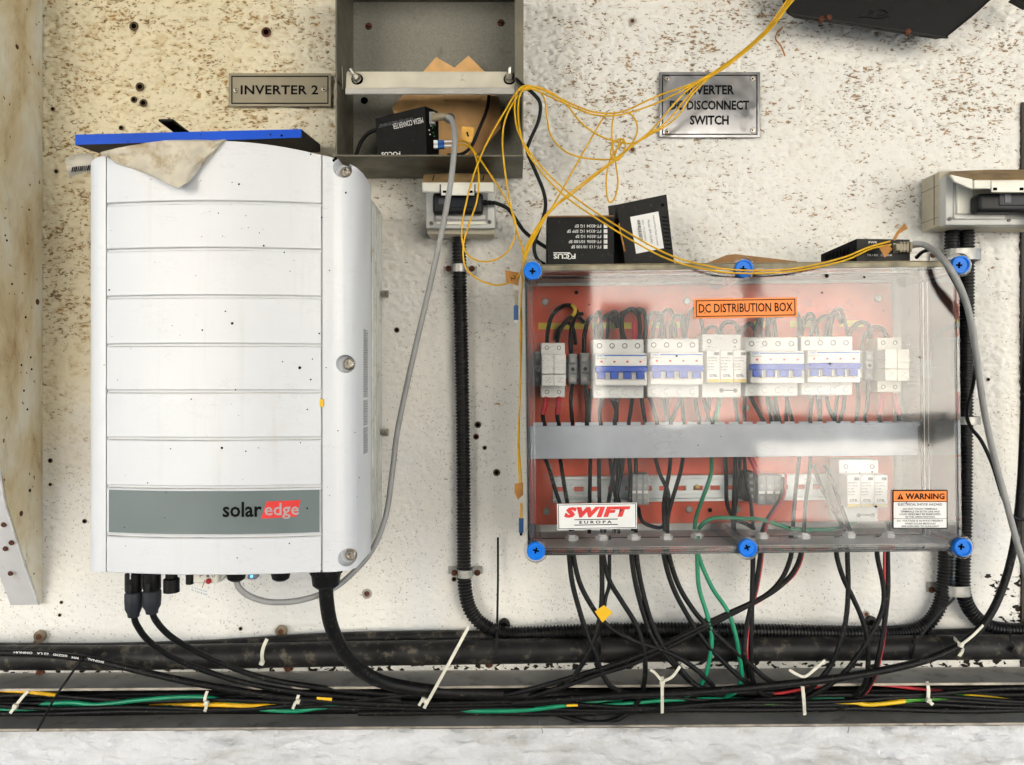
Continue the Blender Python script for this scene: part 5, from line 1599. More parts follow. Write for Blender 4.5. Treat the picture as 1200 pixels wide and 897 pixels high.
lower = [([(637, 533, .055), (643, 548, .07), (652, 578, .078), (662, 605, .076), (669, 622, .073)], 'black wire leaning from the duct to the first gland', None),
         ([(656, 533, .055), (659, 555, .07), (664, 585, .075), (671, 622, .073)], 'upright black wire from the duct to the first gland', None),
         ([(702, 533, .055), (702, 560, .07), (703, 600, .075), (706, 624, .073)], 'upright black wire from the duct to the second gland', None),
         ([(722, 533, .055), (718, 560, .066), (712, 595, .074), (708, 624, .073)], 'black wire bending from the duct to the second gland', None),
         ([(731, 533, .05), (728, 555, .055), (724, 585, .06), (738, 605, .07), (742, 622, .073)], 'dark wire passing behind the white sticker to the third gland', None),
         ([(737, 533, .06), (739, 560, .07), (739, 590, .075), (744, 622, .073)], 'black wire in front of the terminal strip to the third gland', None),
         ([(767, 533, .055), (773, 555, .07), (783, 578, .078), (781, 600, .078), (777, 617, .06), (764, 617, .05), (752, 610, .05), (748, 595, .055)], 'black wire looping back under the lower rail', None),
         ([(786, 533, .055), (784, 555, .07), (778, 590, .078), (779, 622, .073)], 'black wire crossing down to the fourth gland', None),
         ([(801, 533, .055), (797, 555, .072), (788, 585, .080), (783, 605, .078), (782, 624, .073)], 'black wire slanting from the duct to the fourth gland', None),
         ([(834, 533, .055), (833, 556, .07), (823, 585, .076), (816, 605, .072), (814, 620, .067)], 'green earth wire from the duct to the fifth gland', GREEN_C),
         ([(819, 620, .067), (826, 612, .076), (840, 607, .08), (870, 608, .078), (892, 609, .08), (912, 615, .08), (930, 620, .076), (965, 621, .07), (986, 618, .06), (1003, 611, .055)], 'green earth wire sweeping along the box floor to the lower arrester', GREEN_C),
         ([(850, 533, .055), (851, 560, .07), (852, 590, .074), (860, 607, .065), (874, 614, .058), (884, 620, .055)], 'black wire curling from the duct towards the sixth gland', None),
         ([(872, 533, .05), (874, 560, .06), (880, 590, .064), (882, 618, .055)], 'black wire beside the dark end clamp to the sixth gland', None),
         ([(918, 560, .064), (916, 580, .076), (906, 598, .08), (897, 612, .078), (893, 624, .072)], 'black wire from the middle terminal strip to the seventh gland', None),
         ([(921, 556, .066), (919, 580, .079), (909, 598, .083), (900, 612, .081), (896, 624, .074)], 'red wire from the middle terminal strip to the seventh gland', RED_C),
         ([(937, 533, .055), (934, 560, .07), (931, 590, .07), (929, 622, .060)], 'grey looking wire dropping to the eighth gland', None),
         ([(950, 533, .055), (948, 560, .072), (944, 590, .08), (942, 624, .078)], 'black wire dropping to the ninth gland', None),
         ([(953, 545, .055), (962, 570, .07), (975, 595, .076), (990, 622, .072)], 'black wire slanting to the tenth gland', None),
         ([(966, 545, .05), (978, 572, .066), (988, 600, .074), (996, 622, .072)], 'second wire slanting to the tenth gland', None),
         ([(1040, 612, .05), (1041, 618, .065), (1041, 626, .074)], 'short wire end entering the last gland', None)]
for pp, lb, mt in lower:
    wire(pp, lb, mt, r=.0031 if mt is not RED_C else .0022, group=G3)
MB().tube(path([(879, 536, .05), (884, 545, .06), (888, 555, .06)], .05), .0042, 10).build('red_sleeve', MATS['red_sleeve_plastic'], None, label='red sleeve poking out of the duct above the end clamp', cat='sleeve')

# ------------------------------------------------------------------ things standing on top of the box
f1 = thing('converter_box', 'black converter box with upside-down list of model numbers, standing on the clear box', 'converter', P(680, 310, .08))
MB().fbox(641, 254.5, 719.5, 317, .105, .07, .0010).build('case', BLACK_MET, f1, False)
MB().fbox(641.5, 252.8, 719, 254.3, .105, .07, .0003, R(-.4)).build('dusty_top', CARD_DK, f1, False)
for i, s_ in enumerate(('FT-113 10/100 SF', 'FT-8306 10/100 SF', 'FT-8334 1G SF', 'FT-8334 1G SFP SF', 'FT-8334 1G EF')):
    y = 289.5 - i * 6.1
    wd_ = (35, 38, 30, 40, 31)[i]
    text(s_, 704.5 - wd_, y - 1.8, 704.5, y + 1.8, .1056, INK_W, f1, flip=True, bold=.012)
    MB().fbox(707.5, y - 2.2, 711.8, y + 2.2, .1056, .1052, 0).build('tick_box', INK_W, f1, False)
text('F CUS', 648.5, 297.5, 674.5, 303.5, .1056, INK_W, f1, flip=True, bold=.03)
ar = [P(667, 300.5, .1057) + Vector((.0040 * math.cos(a_), 0, .0040 * math.sin(a_))) for a_ in [2 * math.pi * k / 16 for k in range(17)]]
MB().tube(ar, .0006, 4).build('logo_ring', INK_W, f1)
MB().fbox(648.5, 296, 668, 297, .1058, .1054).build('logo_bar', INK_W, f1, False)

f2 = thing('converter_box', 'black converter box with white printed label leaning on the clear box', 'converter', P(755, 310, .08))
MB().pprism([(723, 240), (781, 228), (791, 316), (733.5, 316)], .098, .066).build('case', BLACK_MET, f2, False)
mb = MB()
V = [P(723, 240, .0979), P(712.5, 241.5, .064), P(719, 314, .064), P(733.5, 316, .0979)]
va = [mb.bm.verts.new(v) for v in V]; vb = [mb.bm.verts.new(v + Vector((.003, .004, 0))) for v in V]
mb.bm.faces.new(va); mb.bm.faces.new(vb[::-1])
for i in range(4): mb.bm.faces.new((va[i], vb[i], vb[(i + 1) % 4], va[(i + 1) % 4]))
mb.build('case_side', BLACK_PLA, f2, False)
MB().pprism([(738.5, 254.5), (771.5, 248), (778, 291), (745.5, 297.5)], .0985, .098).build('white_label', STICK_W, f2, False)
lbw = f2
for i, (s_, h_, L_) in enumerate((('Industrial Fibre Media Converter', 2.2, 36), ('Model: SFP-1G-MC', 2.6, 28), ('S/N: 1712220015 DF', 2.0, 30), ('MADE IN P.R.C.', 2.0, 14))):
    cx, cy = 768.5 - i * 6.6, 270.5 + i * 1.2
    text(s_, cx - L_ / 2, cy - h_ / 2, cx + L_ / 2, cy + h_ / 2, .0988, INK, lbw, rot=R(81.5))
bcm = MB()
yy = 258.0
while yy < 282:
    h_ = random.choice((.5, .8, 1.2))
    bcm.fbox(746.5 + (yy - 258) * .16, yy, 750 + (yy - 258) * .16, yy + h_, .0989, .0986)
    yy += h_ + random.choice((.5, .8))
bcm.build('bar_code', INK, f2, False, kind='stuff')
MB().lathe(P(776.5, 240.5, .098), (0, -1, 0), [(.0024, -.0003), (.0024, .0005), (0, .0005)], 12).build('case_screw', DEEP, f2)
for k in range(9):
    MB().fbox(775.5 + k * .55, 254 + k * 4.6, 782.3 + k * .55, 255.3 + k * 4.6, .0986, .0979, 0, R(6)).build('vent_slot', DEEP, f2, False)
MB().tube(path([(725, 262), (727, 272), (730, 285), (732, 295)], .099), .0012, 6).build('rust_edge', TAG_BR, f2)

f3 = thing('converter_box', 'flat black converter lying on the clear box with yellow fibres and grey cable plugged in', 'converter', P(1030, 305, .10))
V = [P(1004, 280, .13), P(1066, 281, .13), P(1066.5, 308, .13), P(1004, 308, .13)]
Bk = [P(962, 298.5, .075), P(1040, 296, .06), P(1040, 312, .06), P(962, 310, .075)]
mb = MB()
va = [mb.bm.verts.new(v) for v in V]; vb = [mb.bm.verts.new(v) for v in Bk]
mb.bm.faces.new(va); mb.bm.faces.new(vb[::-1])
for i in range(4): mb.bm.faces.new((va[i], vb[i], vb[(i + 1) % 4], va[(i + 1) % 4]))
mb.build('case', BLACK_MET, f3, False)
for k in range(7):
    t_ = .22 + k * .10
    a_ = V[0].lerp(Bk[0], t_); b_ = V[3].lerp(Bk[3], t_)
    q0, q1 = a_.lerp(b_, .25) + Vector((-.0006, -.0006, 0)), a_.lerp(b_, .62) + Vector((-.002, -.001, 0))
    MB().tube([q0, q1], .0008, 5).build('vent_slot', DEEP, f3)
text('TX / RX   FX LINK', 1016, 298, 1046, 300.5, .1305, INK_W, f3, bold=.01)
text('PWR', 1018, 283, 1028, 285.5, .1305, INK_W, f3, bold=.01)
MB().fbox(1047, 285, 1053, 297, .1315, .129, .0004).build('data_socket', STEEL_BR, f3)
rj = thing('data_plug', 'aged grey data plug in the flat black converter', 'plug', P(1060, 294, .14), 'data plugs')
MB().fbox(1050, 285.5, 1066, 294, .141, .131, .0012).build('plug_body', GREY_OLD, rj)
for k in range(4):
    MB().fbox(1055 + k * 4, 283.5, 1057 + k * 4, 295.5, .1415, .1308, .0004).build('plug_ridge', GREY_OLD, rj)
MB().lathe(P(1066, 288, .136), (1, -.05, .1), [(.0052, 0), (.0046, .006), (.0034, .014)], 12).build('strain_relief', GREY_OLD, rj)
rj = thing('data_plug', 'aged grey data plug in the converter inside the cabinet', 'plug', P(515, 140, .1), 'data plugs')
a = P(506.5, 138, .096)
MB().lathe(a, (1, -.1, .08), [(.0060, 0), (.0060, .006), (.0054, .008), (.0056, .012), (.0046, .016), (.0034, .022)], 10).build('plug_body', GREY_OLD, rj)
for k in range(3):
    MB().lathe(a + Vector((.008 + k * .004, -.0008, .0006)), (1, -.1, .08), [(.0058, 0), (.0058, .0016)], 10).build('plug_ridge', GREY_OLD, rj)

cs = thing('cardboard_scrap', 'thin folded cardboard scrap lying on the clear box by the middle screw', 'cardboard', P(880, 308, .1))
MB().pprism([(828, 308.5), (852, 299), (862, 298), (934, 306.5), (934, 312), (828, 312)], .12, .117).build('scrap_sheet', CARD_DK, cs, False)

# ------------------------------------------------------------------ yellow fibre cords
FR = .00128
GF = 'yellow fibre cords'
def fibre(pp, label, d0, d1=None):
    return cable('fibre_cable', pp, FR, YELLOW, label, 'fibre cord', d0, d1, GF, 8, 7)
fibre([(941, -12, .10), (900, 33, .11), (860, 68, .12), (818, 95, .125), (770, 113, .12), (735, 129, .115), (715, 133, .115), (690, 130, .12), (655, 115, .125), (632, 104, .13), (614, 101, .132), (604, 114, .135), (606, 150, .14), (624, 183, .14),
       (660, 221, .14), (712, 258, .145), (780, 297, .165), (830, 312, .176), (870, 317, .180), (930, 315, .178), (985, 303, .168), (1018, 290, .152), (1043, 283, .140)], 'yellow fibre from the cabinet edge along the box top to the flat converter, upper strand', .12)
fibre([(938, -12, .104), (897, 37, .114), (856, 72, .124), (812, 99, .128), (772, 120, .122), (738, 132, .119), (716, 136, .118), (690, 133, .122), (652, 117, .127), (630, 107, .132), (616, 104, .134), (608, 117, .137), (609, 152, .142), (620, 182, .142),
       (655, 224, .142), (708, 262, .148), (776, 301, .168), (828, 316, .178), (870, 320.5, .182), (930, 318, .180), (988, 306, .17), (1020, 292, .154), (1044, 287, .142)], 'yellow fibre lying just below the upper strand along the box top', .12)
fibre([(934, -12, .108), (896, 40, .118), (852, 78, .128), (812, 101, .126), (790, 122, .122), (766, 150, .118), (745, 168, .118), (728, 182, .12), (712, 193, .12), (690, 212, .12), (666, 231, .12), (646, 245, .125), (628, 268, .13), (615, 296, .14), (611, 340, .135),
       (611, 400, .13), (609, 470, .13), (608, 520, .13), (611, 560, .13), (610, 575, .13)], 'yellow fibre from the top corner hanging down along the box side', .12)
fibre([(931, -12, .110), (890, 44, .12), (848, 80, .13), (820, 98, .124), (802, 118, .12), (784, 140, .116), (762, 158, .114), (742, 168, .114), (722, 166, .116), (700, 158, .118), (680, 143, .12), (664, 123, .124), (648, 110, .127), (628, 102, .13), (613, 104, .133)], 'yellow fibre sagging in the shallow middle curve behind the steel sign', .12)
fibre([(936, -10, .115), (905, 32, .12), (872, 62, .127), (838, 86, .127), (812, 110, .122), (797, 133, .118), (780, 148, .115), (755, 162, .113), (734, 176, .113), (720, 186, .115), (700, 187, .116), (678, 184, .118), (660, 176, .12), (646, 160, .122), (641, 138, .124), (638, 116, .127), (628, 105, .13), (613, 106, .133)], 'yellow fibre in the deep loop beside the cabinet', .12)
fibre([(720, 131, .112), (717, 150, .112), (718, 172, .112), (722, 195, .112), (724, 215, .112), (720, 233, .111), (714, 237, .108), (711, 226, .108), (711, 205, .109), (716, 185, .112), (727, 170, .114), (731, 164, .116), (727, 165, .117), (722, 178, .118), (718, 192, .118)], 'yellow fibre hanging in the tight vertical loop above the leaning converter', .112)
fibre([(736, 131, .116), (744, 140, .115), (747, 152, .114), (742, 166, .114), (730, 180, .116), (716, 192, .117), (698, 206, .117), (675, 224, .12), (650, 243, .125), (634, 262, .13)], 'short yellow fibre curling off the knot towards the leaning cords', .116)
fibre([(709, 135, .113), (697, 155, .114), (680, 185, .116), (662, 217, .12), (647, 243, .125), (630, 270, .13), (616, 300, .142), (613, 330, .138)], 'yellow fibre running straight from the knot down to the box corner', .113)
fibre([(531, 166, .095), (545, 166, .10), (556, 178, .115), (574, 204, .13), (592, 232, .132), (603, 256, .13), (604, 276, .128), (594, 296, .126), (576, 306, .124), (558, 305, .122), (545, 294, .12), (541, 270, .12), (547, 235, .125), (557, 200, .13), (572, 165, .132), (592, 130, .132), (606, 108, .134), (620, 102, .133)], 'yellow fibre from the upper plug in the cabinet making the small loop over the socket', .12)
fibre([(531, 171.5, .095), (545, 170, .102), (556, 180, .118), (561, 205, .13), (559, 235, .128), (549, 265, .122), (543, 288, .12), (545, 312, .12), (558, 326, .122), (578, 334, .124), (598, 331, .13), (611, 318, .14), (620, 292, .138), (640, 254, .126)], 'yellow fibre from the lower plug in the cabinet making the wide loop over the conduit', .12)
fibre([(768, 152, .12), (750, 165, .118), (733, 178, .118), (724, 188, .12), (716, 182, .122), (719, 168, .122), (728, 163, .122), (733, 170, .121), (727, 184, .12), (708, 196, .12), (684, 214, .121), (655, 237, .124), (637, 256, .128), (622, 282, .134), (613, 308, .140)], 'yellow fibre twisting through the small knot between sign and cabinet', .12)
fibre([(607, 112, .136), (594, 135, .134), (589, 160, .132), (591, 195, .13), (598, 240, .13), (606, 272, .132), (613, 296, .138), (612, 322, .140), (610, 380, .132), (610, 450, .131), (607, 520, .131), (609, 568, .131)], 'yellow fibre falling past the cabinet corner and down the box side', .13)

def label_tag(name, pp, d, mat, label, txt=None, tr=None):
    t = thing(name, label, 'tag', P(pp[0][0], max(y for _, y in pp), d), 'cable tags')
    MB().pprism(pp, d, d - .0008).build('tag_sheet', mat, t, False)
    if txt: text(txt, *tr, d + .0004, INK, t, rot=R(70))
    return t
label_tag('cable_tag', [(541, 148), (556, 150), (553, 167), (541, 164)], .118, TAG_O, 'faded yellow tag numbered 1 on the fibres inside the cabinet', '1', (545, 156.5, 551, 158.5))
label_tag('cable_tag', [(592, 317), (610, 320), (607, 335), (593, 331)], .136, TAG_BR, 'brown paper tag on the fibres beside the top corner of the clear box', '2', (599, 323, 604, 329))
label_tag('cable_tag', [(603, 567), (613, 566), (613, 580), (607, 586), (603, 578)], .134, TAG_BR, 'brown paper tag at the end of the fibres down the box side')
label_tag('cable_tag', [(1046, 281), (1051, 272), (1060, 262), (1064, 268), (1054, 274), (1049, 282)], .145, TAG_BR, 'thin brown tag sticking up behind the flat converter')
label_tag('cable_tag', [(1030, 290), (1041, 287), (1046, 292), (1037, 302)], .150, TAG_BR, 'crumpled brown tag on the fibres in front of the flat converter')
label_tag('cable_tag', [(697, 717), (708, 709.5), (718, 718), (706, 730)], .095, TAG_Y, 'bright yellow tape tag on the black cables below the clear box')
for (px, py, o_) in ((604.5, 362, 'beside the clear box, near its top'), (610.5, 612, 'beside the clear box, near its foot')):
    t = thing('loose_fibre_plug', 'loose blue fibre plug hanging ' + o_, 'plug', P(px, py + 14, .13), 'loose fibre plugs')
    MB().fbox(px - 2.5, py - 4, px + 3, py + 13, .136, .128, .0008).build('plug_body', pm('dark_fibre_blue', (22, 74, 128), .4), t)
    MB().fbox(px - 1.4, py - 22, px + 2, py - 4, .134, .130, .0008).build('strain_relief', GREY_OLD if py < 400 else TAG_O, t)
    MB().fbox(px - 1.4, py + 13, px + 1.6, py + 16, .134, .130, .0004).build('plug_tip', STICK_W if py < 400 else DEEP, t)

# ------------------------------------------------------------------ grey and black loose cables
cable('data_cable', [(524, 137, .105), (530, 142, .11), (533, 160, .13), (532, 180, .14), (528, 215, .14), (519, 265, .13), (506, 325, .12), (492, 385, .11), (476, 455, .10), (465, 510, .095), (459, 560, .095), (452, 605, .10), (437, 643, .12), (415, 670, .14), (390, 690, .165), (355, 703, .18),
       (320, 706, .19), (295, 700, .195), (281, 690, .198), (277, 680, .20)], .0041, GREY_C, 'grey data cable swinging from the cabinet converter down to the inverter', 'cable', seg=10)
cable('data_cable', [(1070, 286, .138), (1085, 288, .15), (1104, 303, .18), (1122, 330, .19), (1135, 365, .18), (1144, 415, .15), (1153, 480, .12), (1165, 535, .10), (1180, 592, .09), (1193, 640, .08), (1208, 690, .07)], .0044, GREY_C,
      'grey data cable curving from the flat converter down past the box edge', 'cable', seg=10)
cable('power_cable', [(1074, 302, .10), (1082, 295, .12), (1094, 293, .15), (1103, 302, .178), (1114, 322, .186), (1126, 345, .18), (1137, 378, .165), (1143, 420, .13), (1140, 452, .10), (1133, 482, .09), (1137, 500, .08), (1150, 517, .075), (1163, 545, .08), (1176, 585, .085), (1190, 608, .08), (1215, 606, .07)], .0027, BLACK_CLEAN,
      'thin black cord from behind the flat converter slipping round the box edge', 'cable')
cable('power_cable', [(601, 88, .11), (610, 98, .125), (625, 110, .13), (633, 122, .13), (631, 142, .125), (621, 165, .12), (618, 178, .12), (627, 200, .115), (637, 225, .11), (639, 245, .105), (632, 268, .10), (626, 288, .10), (629, 303, .10), (638, 310, .09)], .0027, BLACK_CLEAN,
      'thin black cord hanging from the cabinet past the cabinet corner to the box top', 'cable')
cable('power_cable', [(579, 237.5, .068), (594, 244, .06), (605, 258, .06), (614, 271, .065), (626, 281, .075), (638, 289, .085), (644, 292, .085)], .0030, BLACK_CLEAN, 'black cord from the cabinet socket plug to the converter box', 'cable')
cable('power_cable', [(449, 151, .09), (434, 155, .085), (424, 165, .08), (418, 180, .075), (415, 188, .07)], .0030, BLACK_CLEAN, 'black cord curling out of the back of the cabinet converter', 'cable')
cable('power_cable', [(573, 112, .05), (570, 130, .055), (562, 150, .06), (552, 172, .06), (540, 181, .06), (524, 182, .06)], .0026, BLACK_CLEAN, 'black cord dropping behind the bar inside the cabinet', 'cable')

# ------------------------------------------------------------------ cables below the clear box
GB = 'cables leaving the clear box'
CR = .0038
def drop(pp, label, mat=None, r=CR):
    """from the box floor (depth .073) forward over the pipe and into the channel."""
    n = len(pp)
    q = []
    for i, (x, y) in enumerate(pp):
        if y < 660: d = .074
        elif y < 740: d = .074 + (y - 660) / 80 * .010
        elif y < 806: d = .084 - max(0, y - 770) * .0003
        else: d = max(.048, .073 - (y - 806) * .0022)
        q.append((x, y, d))
    if q[-1][1] > 790: q[-1] = (q[-1][0], q[-1][1] - 2, .022)
    f = q[0]
    q = [((f[0] - 600) * (D - .074) / (D - .074) + 600, 628, .073)] + q
    return cable('black_cable' if mat is None else 'wire', q, r, mat or BLACK_RUB, label, 'cable', .07, None, GB)
drop([(667, 651), (671, 685), (682, 725), (690, 748), (698, 768), (706, 790), (718, 806), (745, 815), (790, 818)], 'outer black cable from the first gland, dipping into the channel')
drop([(672, 651), (680, 685), (697, 716), (714, 735), (740, 750), (764, 758), (790, 768), (812, 782), (832, 800), (840, 812)], 'black cable from the first gland passing behind the yellow tag')
drop([(705, 651), (705.5, 690), (704, 718), (699, 740), (690, 765), (678, 785), (668, 798), (640, 812), (600, 818)], 'straight black cable from the second gland passing the yellow tag')
drop([(707, 651), (714, 680), (728, 704), (742, 726), (750, 744), (755, 766), (756, 790), (752, 812), (740, 832), (718, 845), (690, 847), (662, 840), (635, 834)], 'black cable from the second gland hanging in a belly below the channel')
drop([(714, 682), (710, 700), (708, 716)], 'short black tail hanging above the yellow tag', None, .0028)
drop([(740, 651), (745, 685), (755, 722), (767, 752), (786, 775), (806, 796), (822, 806), (850, 815)], 'first black cable of the pair from the third gland')
drop([(746, 651), (752, 688), (763, 728), (776, 756), (792, 778), (812, 800), (832, 812), (870, 820)], 'second black cable of the pair from the third gland')
drop([(778, 651), (788, 687), (806, 722), (826, 752), (848, 776), (872, 798), (890, 808)], 'first black cable of the pair from the fourth gland')
drop([(784, 651), (796, 688), (818, 722), (846, 750), (874, 774), (900, 797), (922, 806)], 'second black cable of the pair from the fourth gland')
drop([(817, 651), (819, 688), (828, 718), (833, 738), (834, 755), (831, 775), (825, 796), (812, 812), (790, 822)], 'green wire from the fifth gland with the gentler bend', GREEN_C, .0033)
drop([(818.5, 651), (834, 688), (852, 715), (861, 740), (866, 765), (869, 795), (860, 812), (838, 823)], 'green wire from the fifth gland slanting wide', GREEN_C, .0033)
drop([(882.5, 651), (881.5, 695), (880.5, 740), (880, 775), (884, 802), (898, 815), (925, 822)], 'black cable falling straight from the sixth gland')
t = drop([(891, 651), (886, 685), (879, 715), (873.5, 745), (873, 775), (878, 800)], 'black cable from the seventh gland beside its red partner')
drop([(893.5, 651), (888.5, 685), (881.5, 715), (876, 745), (875.5, 772), (879.5, 795)], 'red wire from the seventh gland', RED_C, .0022)
drop([(927, 651), (917, 677), (900, 696), (878, 708), (842, 724), (800, 745), (760, 764), (720, 779), (680, 791), (640, 803), (600, 813), (560, 820)], 'long black cable from the eighth gland slanting across towards the inverter')
drop([(938, 651), (928, 673), (908, 692), (880, 708), (836, 731), (792, 754), (744, 777), (700, 791), (656, 806), (615, 818), (580, 824)], 'long black cable from the ninth gland slanting across just below its twin')
drop([(940.5, 651), (931, 673), (911, 691), (896, 701), (884, 708)], 'red wire hugging the long slanting cable from the ninth gland', RED_C, .0022)
drop([(980.5, 651), (988, 677), (1000, 702), (1010, 725), (1016, 748), (1017.5, 775), (1014, 800), (1000, 815), (975, 824)], 'black cable from the tenth gland crossing behind its partner')
drop([(993, 651), (994, 690), (991, 728), (983, 758), (972, 782), (955, 802), (935, 815), (905, 822)], 'black cable from the tenth gland swinging back to the middle')
drop([(1028, 651), (1034, 680), (1036, 700), (1033, 718), (1023, 740), (1008, 765), (988, 790), (962, 809), (930, 823), (880, 828)], 'black cable from the eleventh gland swinging back across the pipe')
drop([(1040, 651), (1040.5, 690), (1037.5, 722), (1034, 748), (1029, 772), (1022, 796), (1008, 815), (985, 829), (960, 834)], 'black cable from the last gland falling to the channel')
drop([(1036.5, 688), (1038, 722), (1036, 748), (1031.5, 772), (1024.5, 796), (1011, 816), (990, 830)], 'red wire beside the last cable near the conduit bend', RED_C, .0022)

# power lead from the far socket plug, across everything into the channel
cable('black_cable', [(1212, 240, .085), (1206, 330, .08), (1202, 430, .07), (1199, 520, .06), (1195, 585, .055), (1188, 640, .055), (1178, 680, .06), (1164, 714, .07), (1145, 740, .08), (1116, 761, .085), (1070, 778, .086), (1000, 792, .086), (930, 801, .085), (860, 808, .082), (790, 813, .078), (730, 815, .070), (660, 820, .058), (600, 824, .05)],
      .0056, BLACK_RUB, 'thick black cable sweeping from the door post across the channel', 'cable', seg=10)

# ------------------------------------------------------------------ cables from the inverter
cable('black_cable', [(157, 720, .20), (160, 732, .195), (175, 752, .17), (205, 772, .14), (245, 788, .11), (290, 801, .085), (340, 810, .065), (400, 816, .055), (470, 821, .05)], .0042, BLACK_RUB, 'black cable from the connector nearer the plaster fin', 'cable', group='cables from the inverter')
cable('black_cable', [(178, 716, .20), (183, 728, .195), (200, 746, .17), (230, 764, .14), (268, 781, .11), (310, 795, .085), (360, 804, .065), (420, 811, .055), (490, 816, .05)], .0042, BLACK_RUB, 'black cable from the second connector under the inverter', 'cable', group='cables from the inverter')
cable('black_cable', [(382, 686, .185), (383, 706, .18), (388, 733, .165), (400, 760, .14), (418, 782, .11), (445, 798, .085), (478, 806, .07), (520, 811, .055), (580, 813, .045), (680, 815, .042)], .0098, BLACK_RUB, 'very thick black cable from the large gland bending into the channel', 'cable', group='cables from the inverter', seg=14)
pc = thing('printed_cable', 'thick black cable with white lettering sagging across the pipe near the plaster fin', 'cable', P(0, 770, .07))
cpts = path([(-20, 765, .075), (30, 765.5, .075), (75, 769, .078), (120, 776, .08), (170, 788, .08), (220, 799, .078), (270, 808, .07), (330, 817, .06), (400, 823, .055), (500, 827, .05)], .07)
MB().tube(cpts, .0052, 10).build('cable_sheath', BLACK_RUB, pc)
for i, (s_, x0, y0, w_, an) in enumerate((('ONNUH', 16, 765, 22, 2), ('62 LA', 43, 766, 14, 4), ('GGZ9D', 62, 768, 17, 6), ('MM', 84, 771, 8, 8), ('SIGNAL', 102, 774.3, 20, 12))):
    text(s_, x0, y0 - 1.2, x0 + w_, y0 + 1.4, .0862, INK_W, pc, rot=R(an), bold=.02, flip=True)
MB().tube(path([(108, 762, .062), (94, 776, .088), (80, 795, .085), (62, 822, .07), (44, 856, .065)], .07), .0019, 6).build('black_tie', BLACK_CLEAN, None, label='long black cable tie tail slanting over the channel near the fin', cat='cable tie')

# ------------------------------------------------------------------ runs lying in the channel
GC = 'cables lying in the channel'
def run(y0, d, r, mat, label, amp=1.6, x0=-435, x1=1635, ph=0.0, slope=-.0066):
    pp = []
    x = x0
    k = 0
    while x <= x1:
        pp.append((x, y0 + (x - 600) * slope + amp * math.sin(x * .011 + ph) + amp * .6 * math.sin(x * .027 + ph * 2.3), d + .004 * math.sin(x * .009 + ph)))
        x += 45
    return cable('channel_cable', pp, r, mat, label, 'cable', d, None, GC, 8, 4)
run(811, .018, .0068, BLACK_CLEAN, 'fat black cable at the back of the channel, uppermost', .8)
run(822, .016, .0070, BLACK_RUB, 'fat black cable at the back of the channel, in the middle', .8, ph=1)
run(831, .016, .0062, BLACK_CLEAN, 'fat black cable at the back of the channel, lowest', .6, ph=2)
run(815, .034, .0050, BLACK_RUB, 'black cable in the middle of the channel, upper run', 2.2, ph=.6)
run(829, .036, .0050, BLACK_RUB, 'black cable in the middle of the channel, lower run', 1.8, ph=2.6)
run(834.5, .046, .0044, BLACK_RUB, 'black cable along the front lip of the channel', 1.6, x0=420, ph=1.1)
run(826, .046, .0042, BLACK_RUB, 'black cable wavering along the front of the channel', 2.4, x0=500, ph=.2)
run(820, .040, .0042, BLACK_CLEAN, 'black cable along the channel under the inverter', 2, x1=640, ph=2.0)
run(824, .043, .0030, GREEN_C, 'long green wire weaving along the whole channel', 3.4, ph=.9)
run(817, .050, .0036, BLACK_RUB, 'thin dusty black cable lying over the coloured wires', 4.0, ph=4.4)
run(825, .0525, .0034, BLACK_RUB, 'thin dusty black cable wandering along the channel front', 3.6, ph=5.6)
run(830, .050, .0034, BLACK_RUB, 'thin dusty black cable resting on the channel lip', 2.4, ph=.4)
def cpath(pp, d, r, mat, label):
    n = len(pp)
    pp = [(x, y, d - (.034 if i in (0, n - 1) else (.012 if i in (1, n - 2) and n > 4 else 0))) for i, (x, y) in enumerate(pp)]
    return cable('channel_wire', pp, r, mat, label, 'wire', d, None, GC)
cpath([(-20, 809), (20, 810), (60, 814), (100, 819)], .050, .0030, YEL_C, 'yellow wire at the fin end of the channel')
cpath([(-20, 827), (30, 826.5), (80, 823.5), (115, 826), (160, 821), (210, 817), (245, 818), (275, 824), (305, 831), (345, 833.5), (380, 829), (430, 825)], .050, .0034, GREEN_C, 'green wire wavering in the channel near the fin')
cpath([(320, 815), (350, 821), (385, 824.5), (420, 823), (450, 820), (480, 822)], .052, .0034, GREEN_C, 'green wire in the channel between the ties below the inverter')
cpath([(490, 827), (520, 831), (570, 833.5), (620, 832), (660, 827), (700, 822.5), (740, 819)], .050, .0034, GREEN_C, 'green wire in the channel under the conduit bend')
cpath([(995, 824), (1020, 821), (1050, 818.5), (1080, 820), (1130, 816), (1170, 819), (1192, 823)], .050, .0030, M_YG, 'green and yellow striped wire at the door-post end of the channel')
cpath([(890, 810), (910, 813), (950, 806), (985, 801), (1030, 802.5), (1080, 808), (1125, 812)], .054, .0024, RED_C, 'red wire in the channel near the warning sticker')
cpath([(150, 828), (200, 827), (250, 826), (300, 827.5), (350, 826), (380, 827)], .054, .0034, YEL_C, 'yellow wire in the channel under the inverter')
cpath([(795, 825), (840, 823.5), (885, 825), (930, 823), (965, 822.5), (1000, 823.5), (1020, 826), (1060, 822), (1090, 817), (1130, 818)], .052, .0032, M_YG, 'yellow green wire in the channel under the clear box')
MB().tube([P(372, 817.5, .056), P(389.5, 819, .056)], .0046, 10).build('yellow_sleeve', TAG_Y, None, label='short yellow sleeve on a cable in the channel', cat='sleeve')
MB().tube([P(664, 827, .056), P(677, 826.5, .056)], .002, 8).build('yellow_sleeve', TAG_Y, None, label='tiny yellow sleeve on the wire near the conduit bend', cat='sleeve')

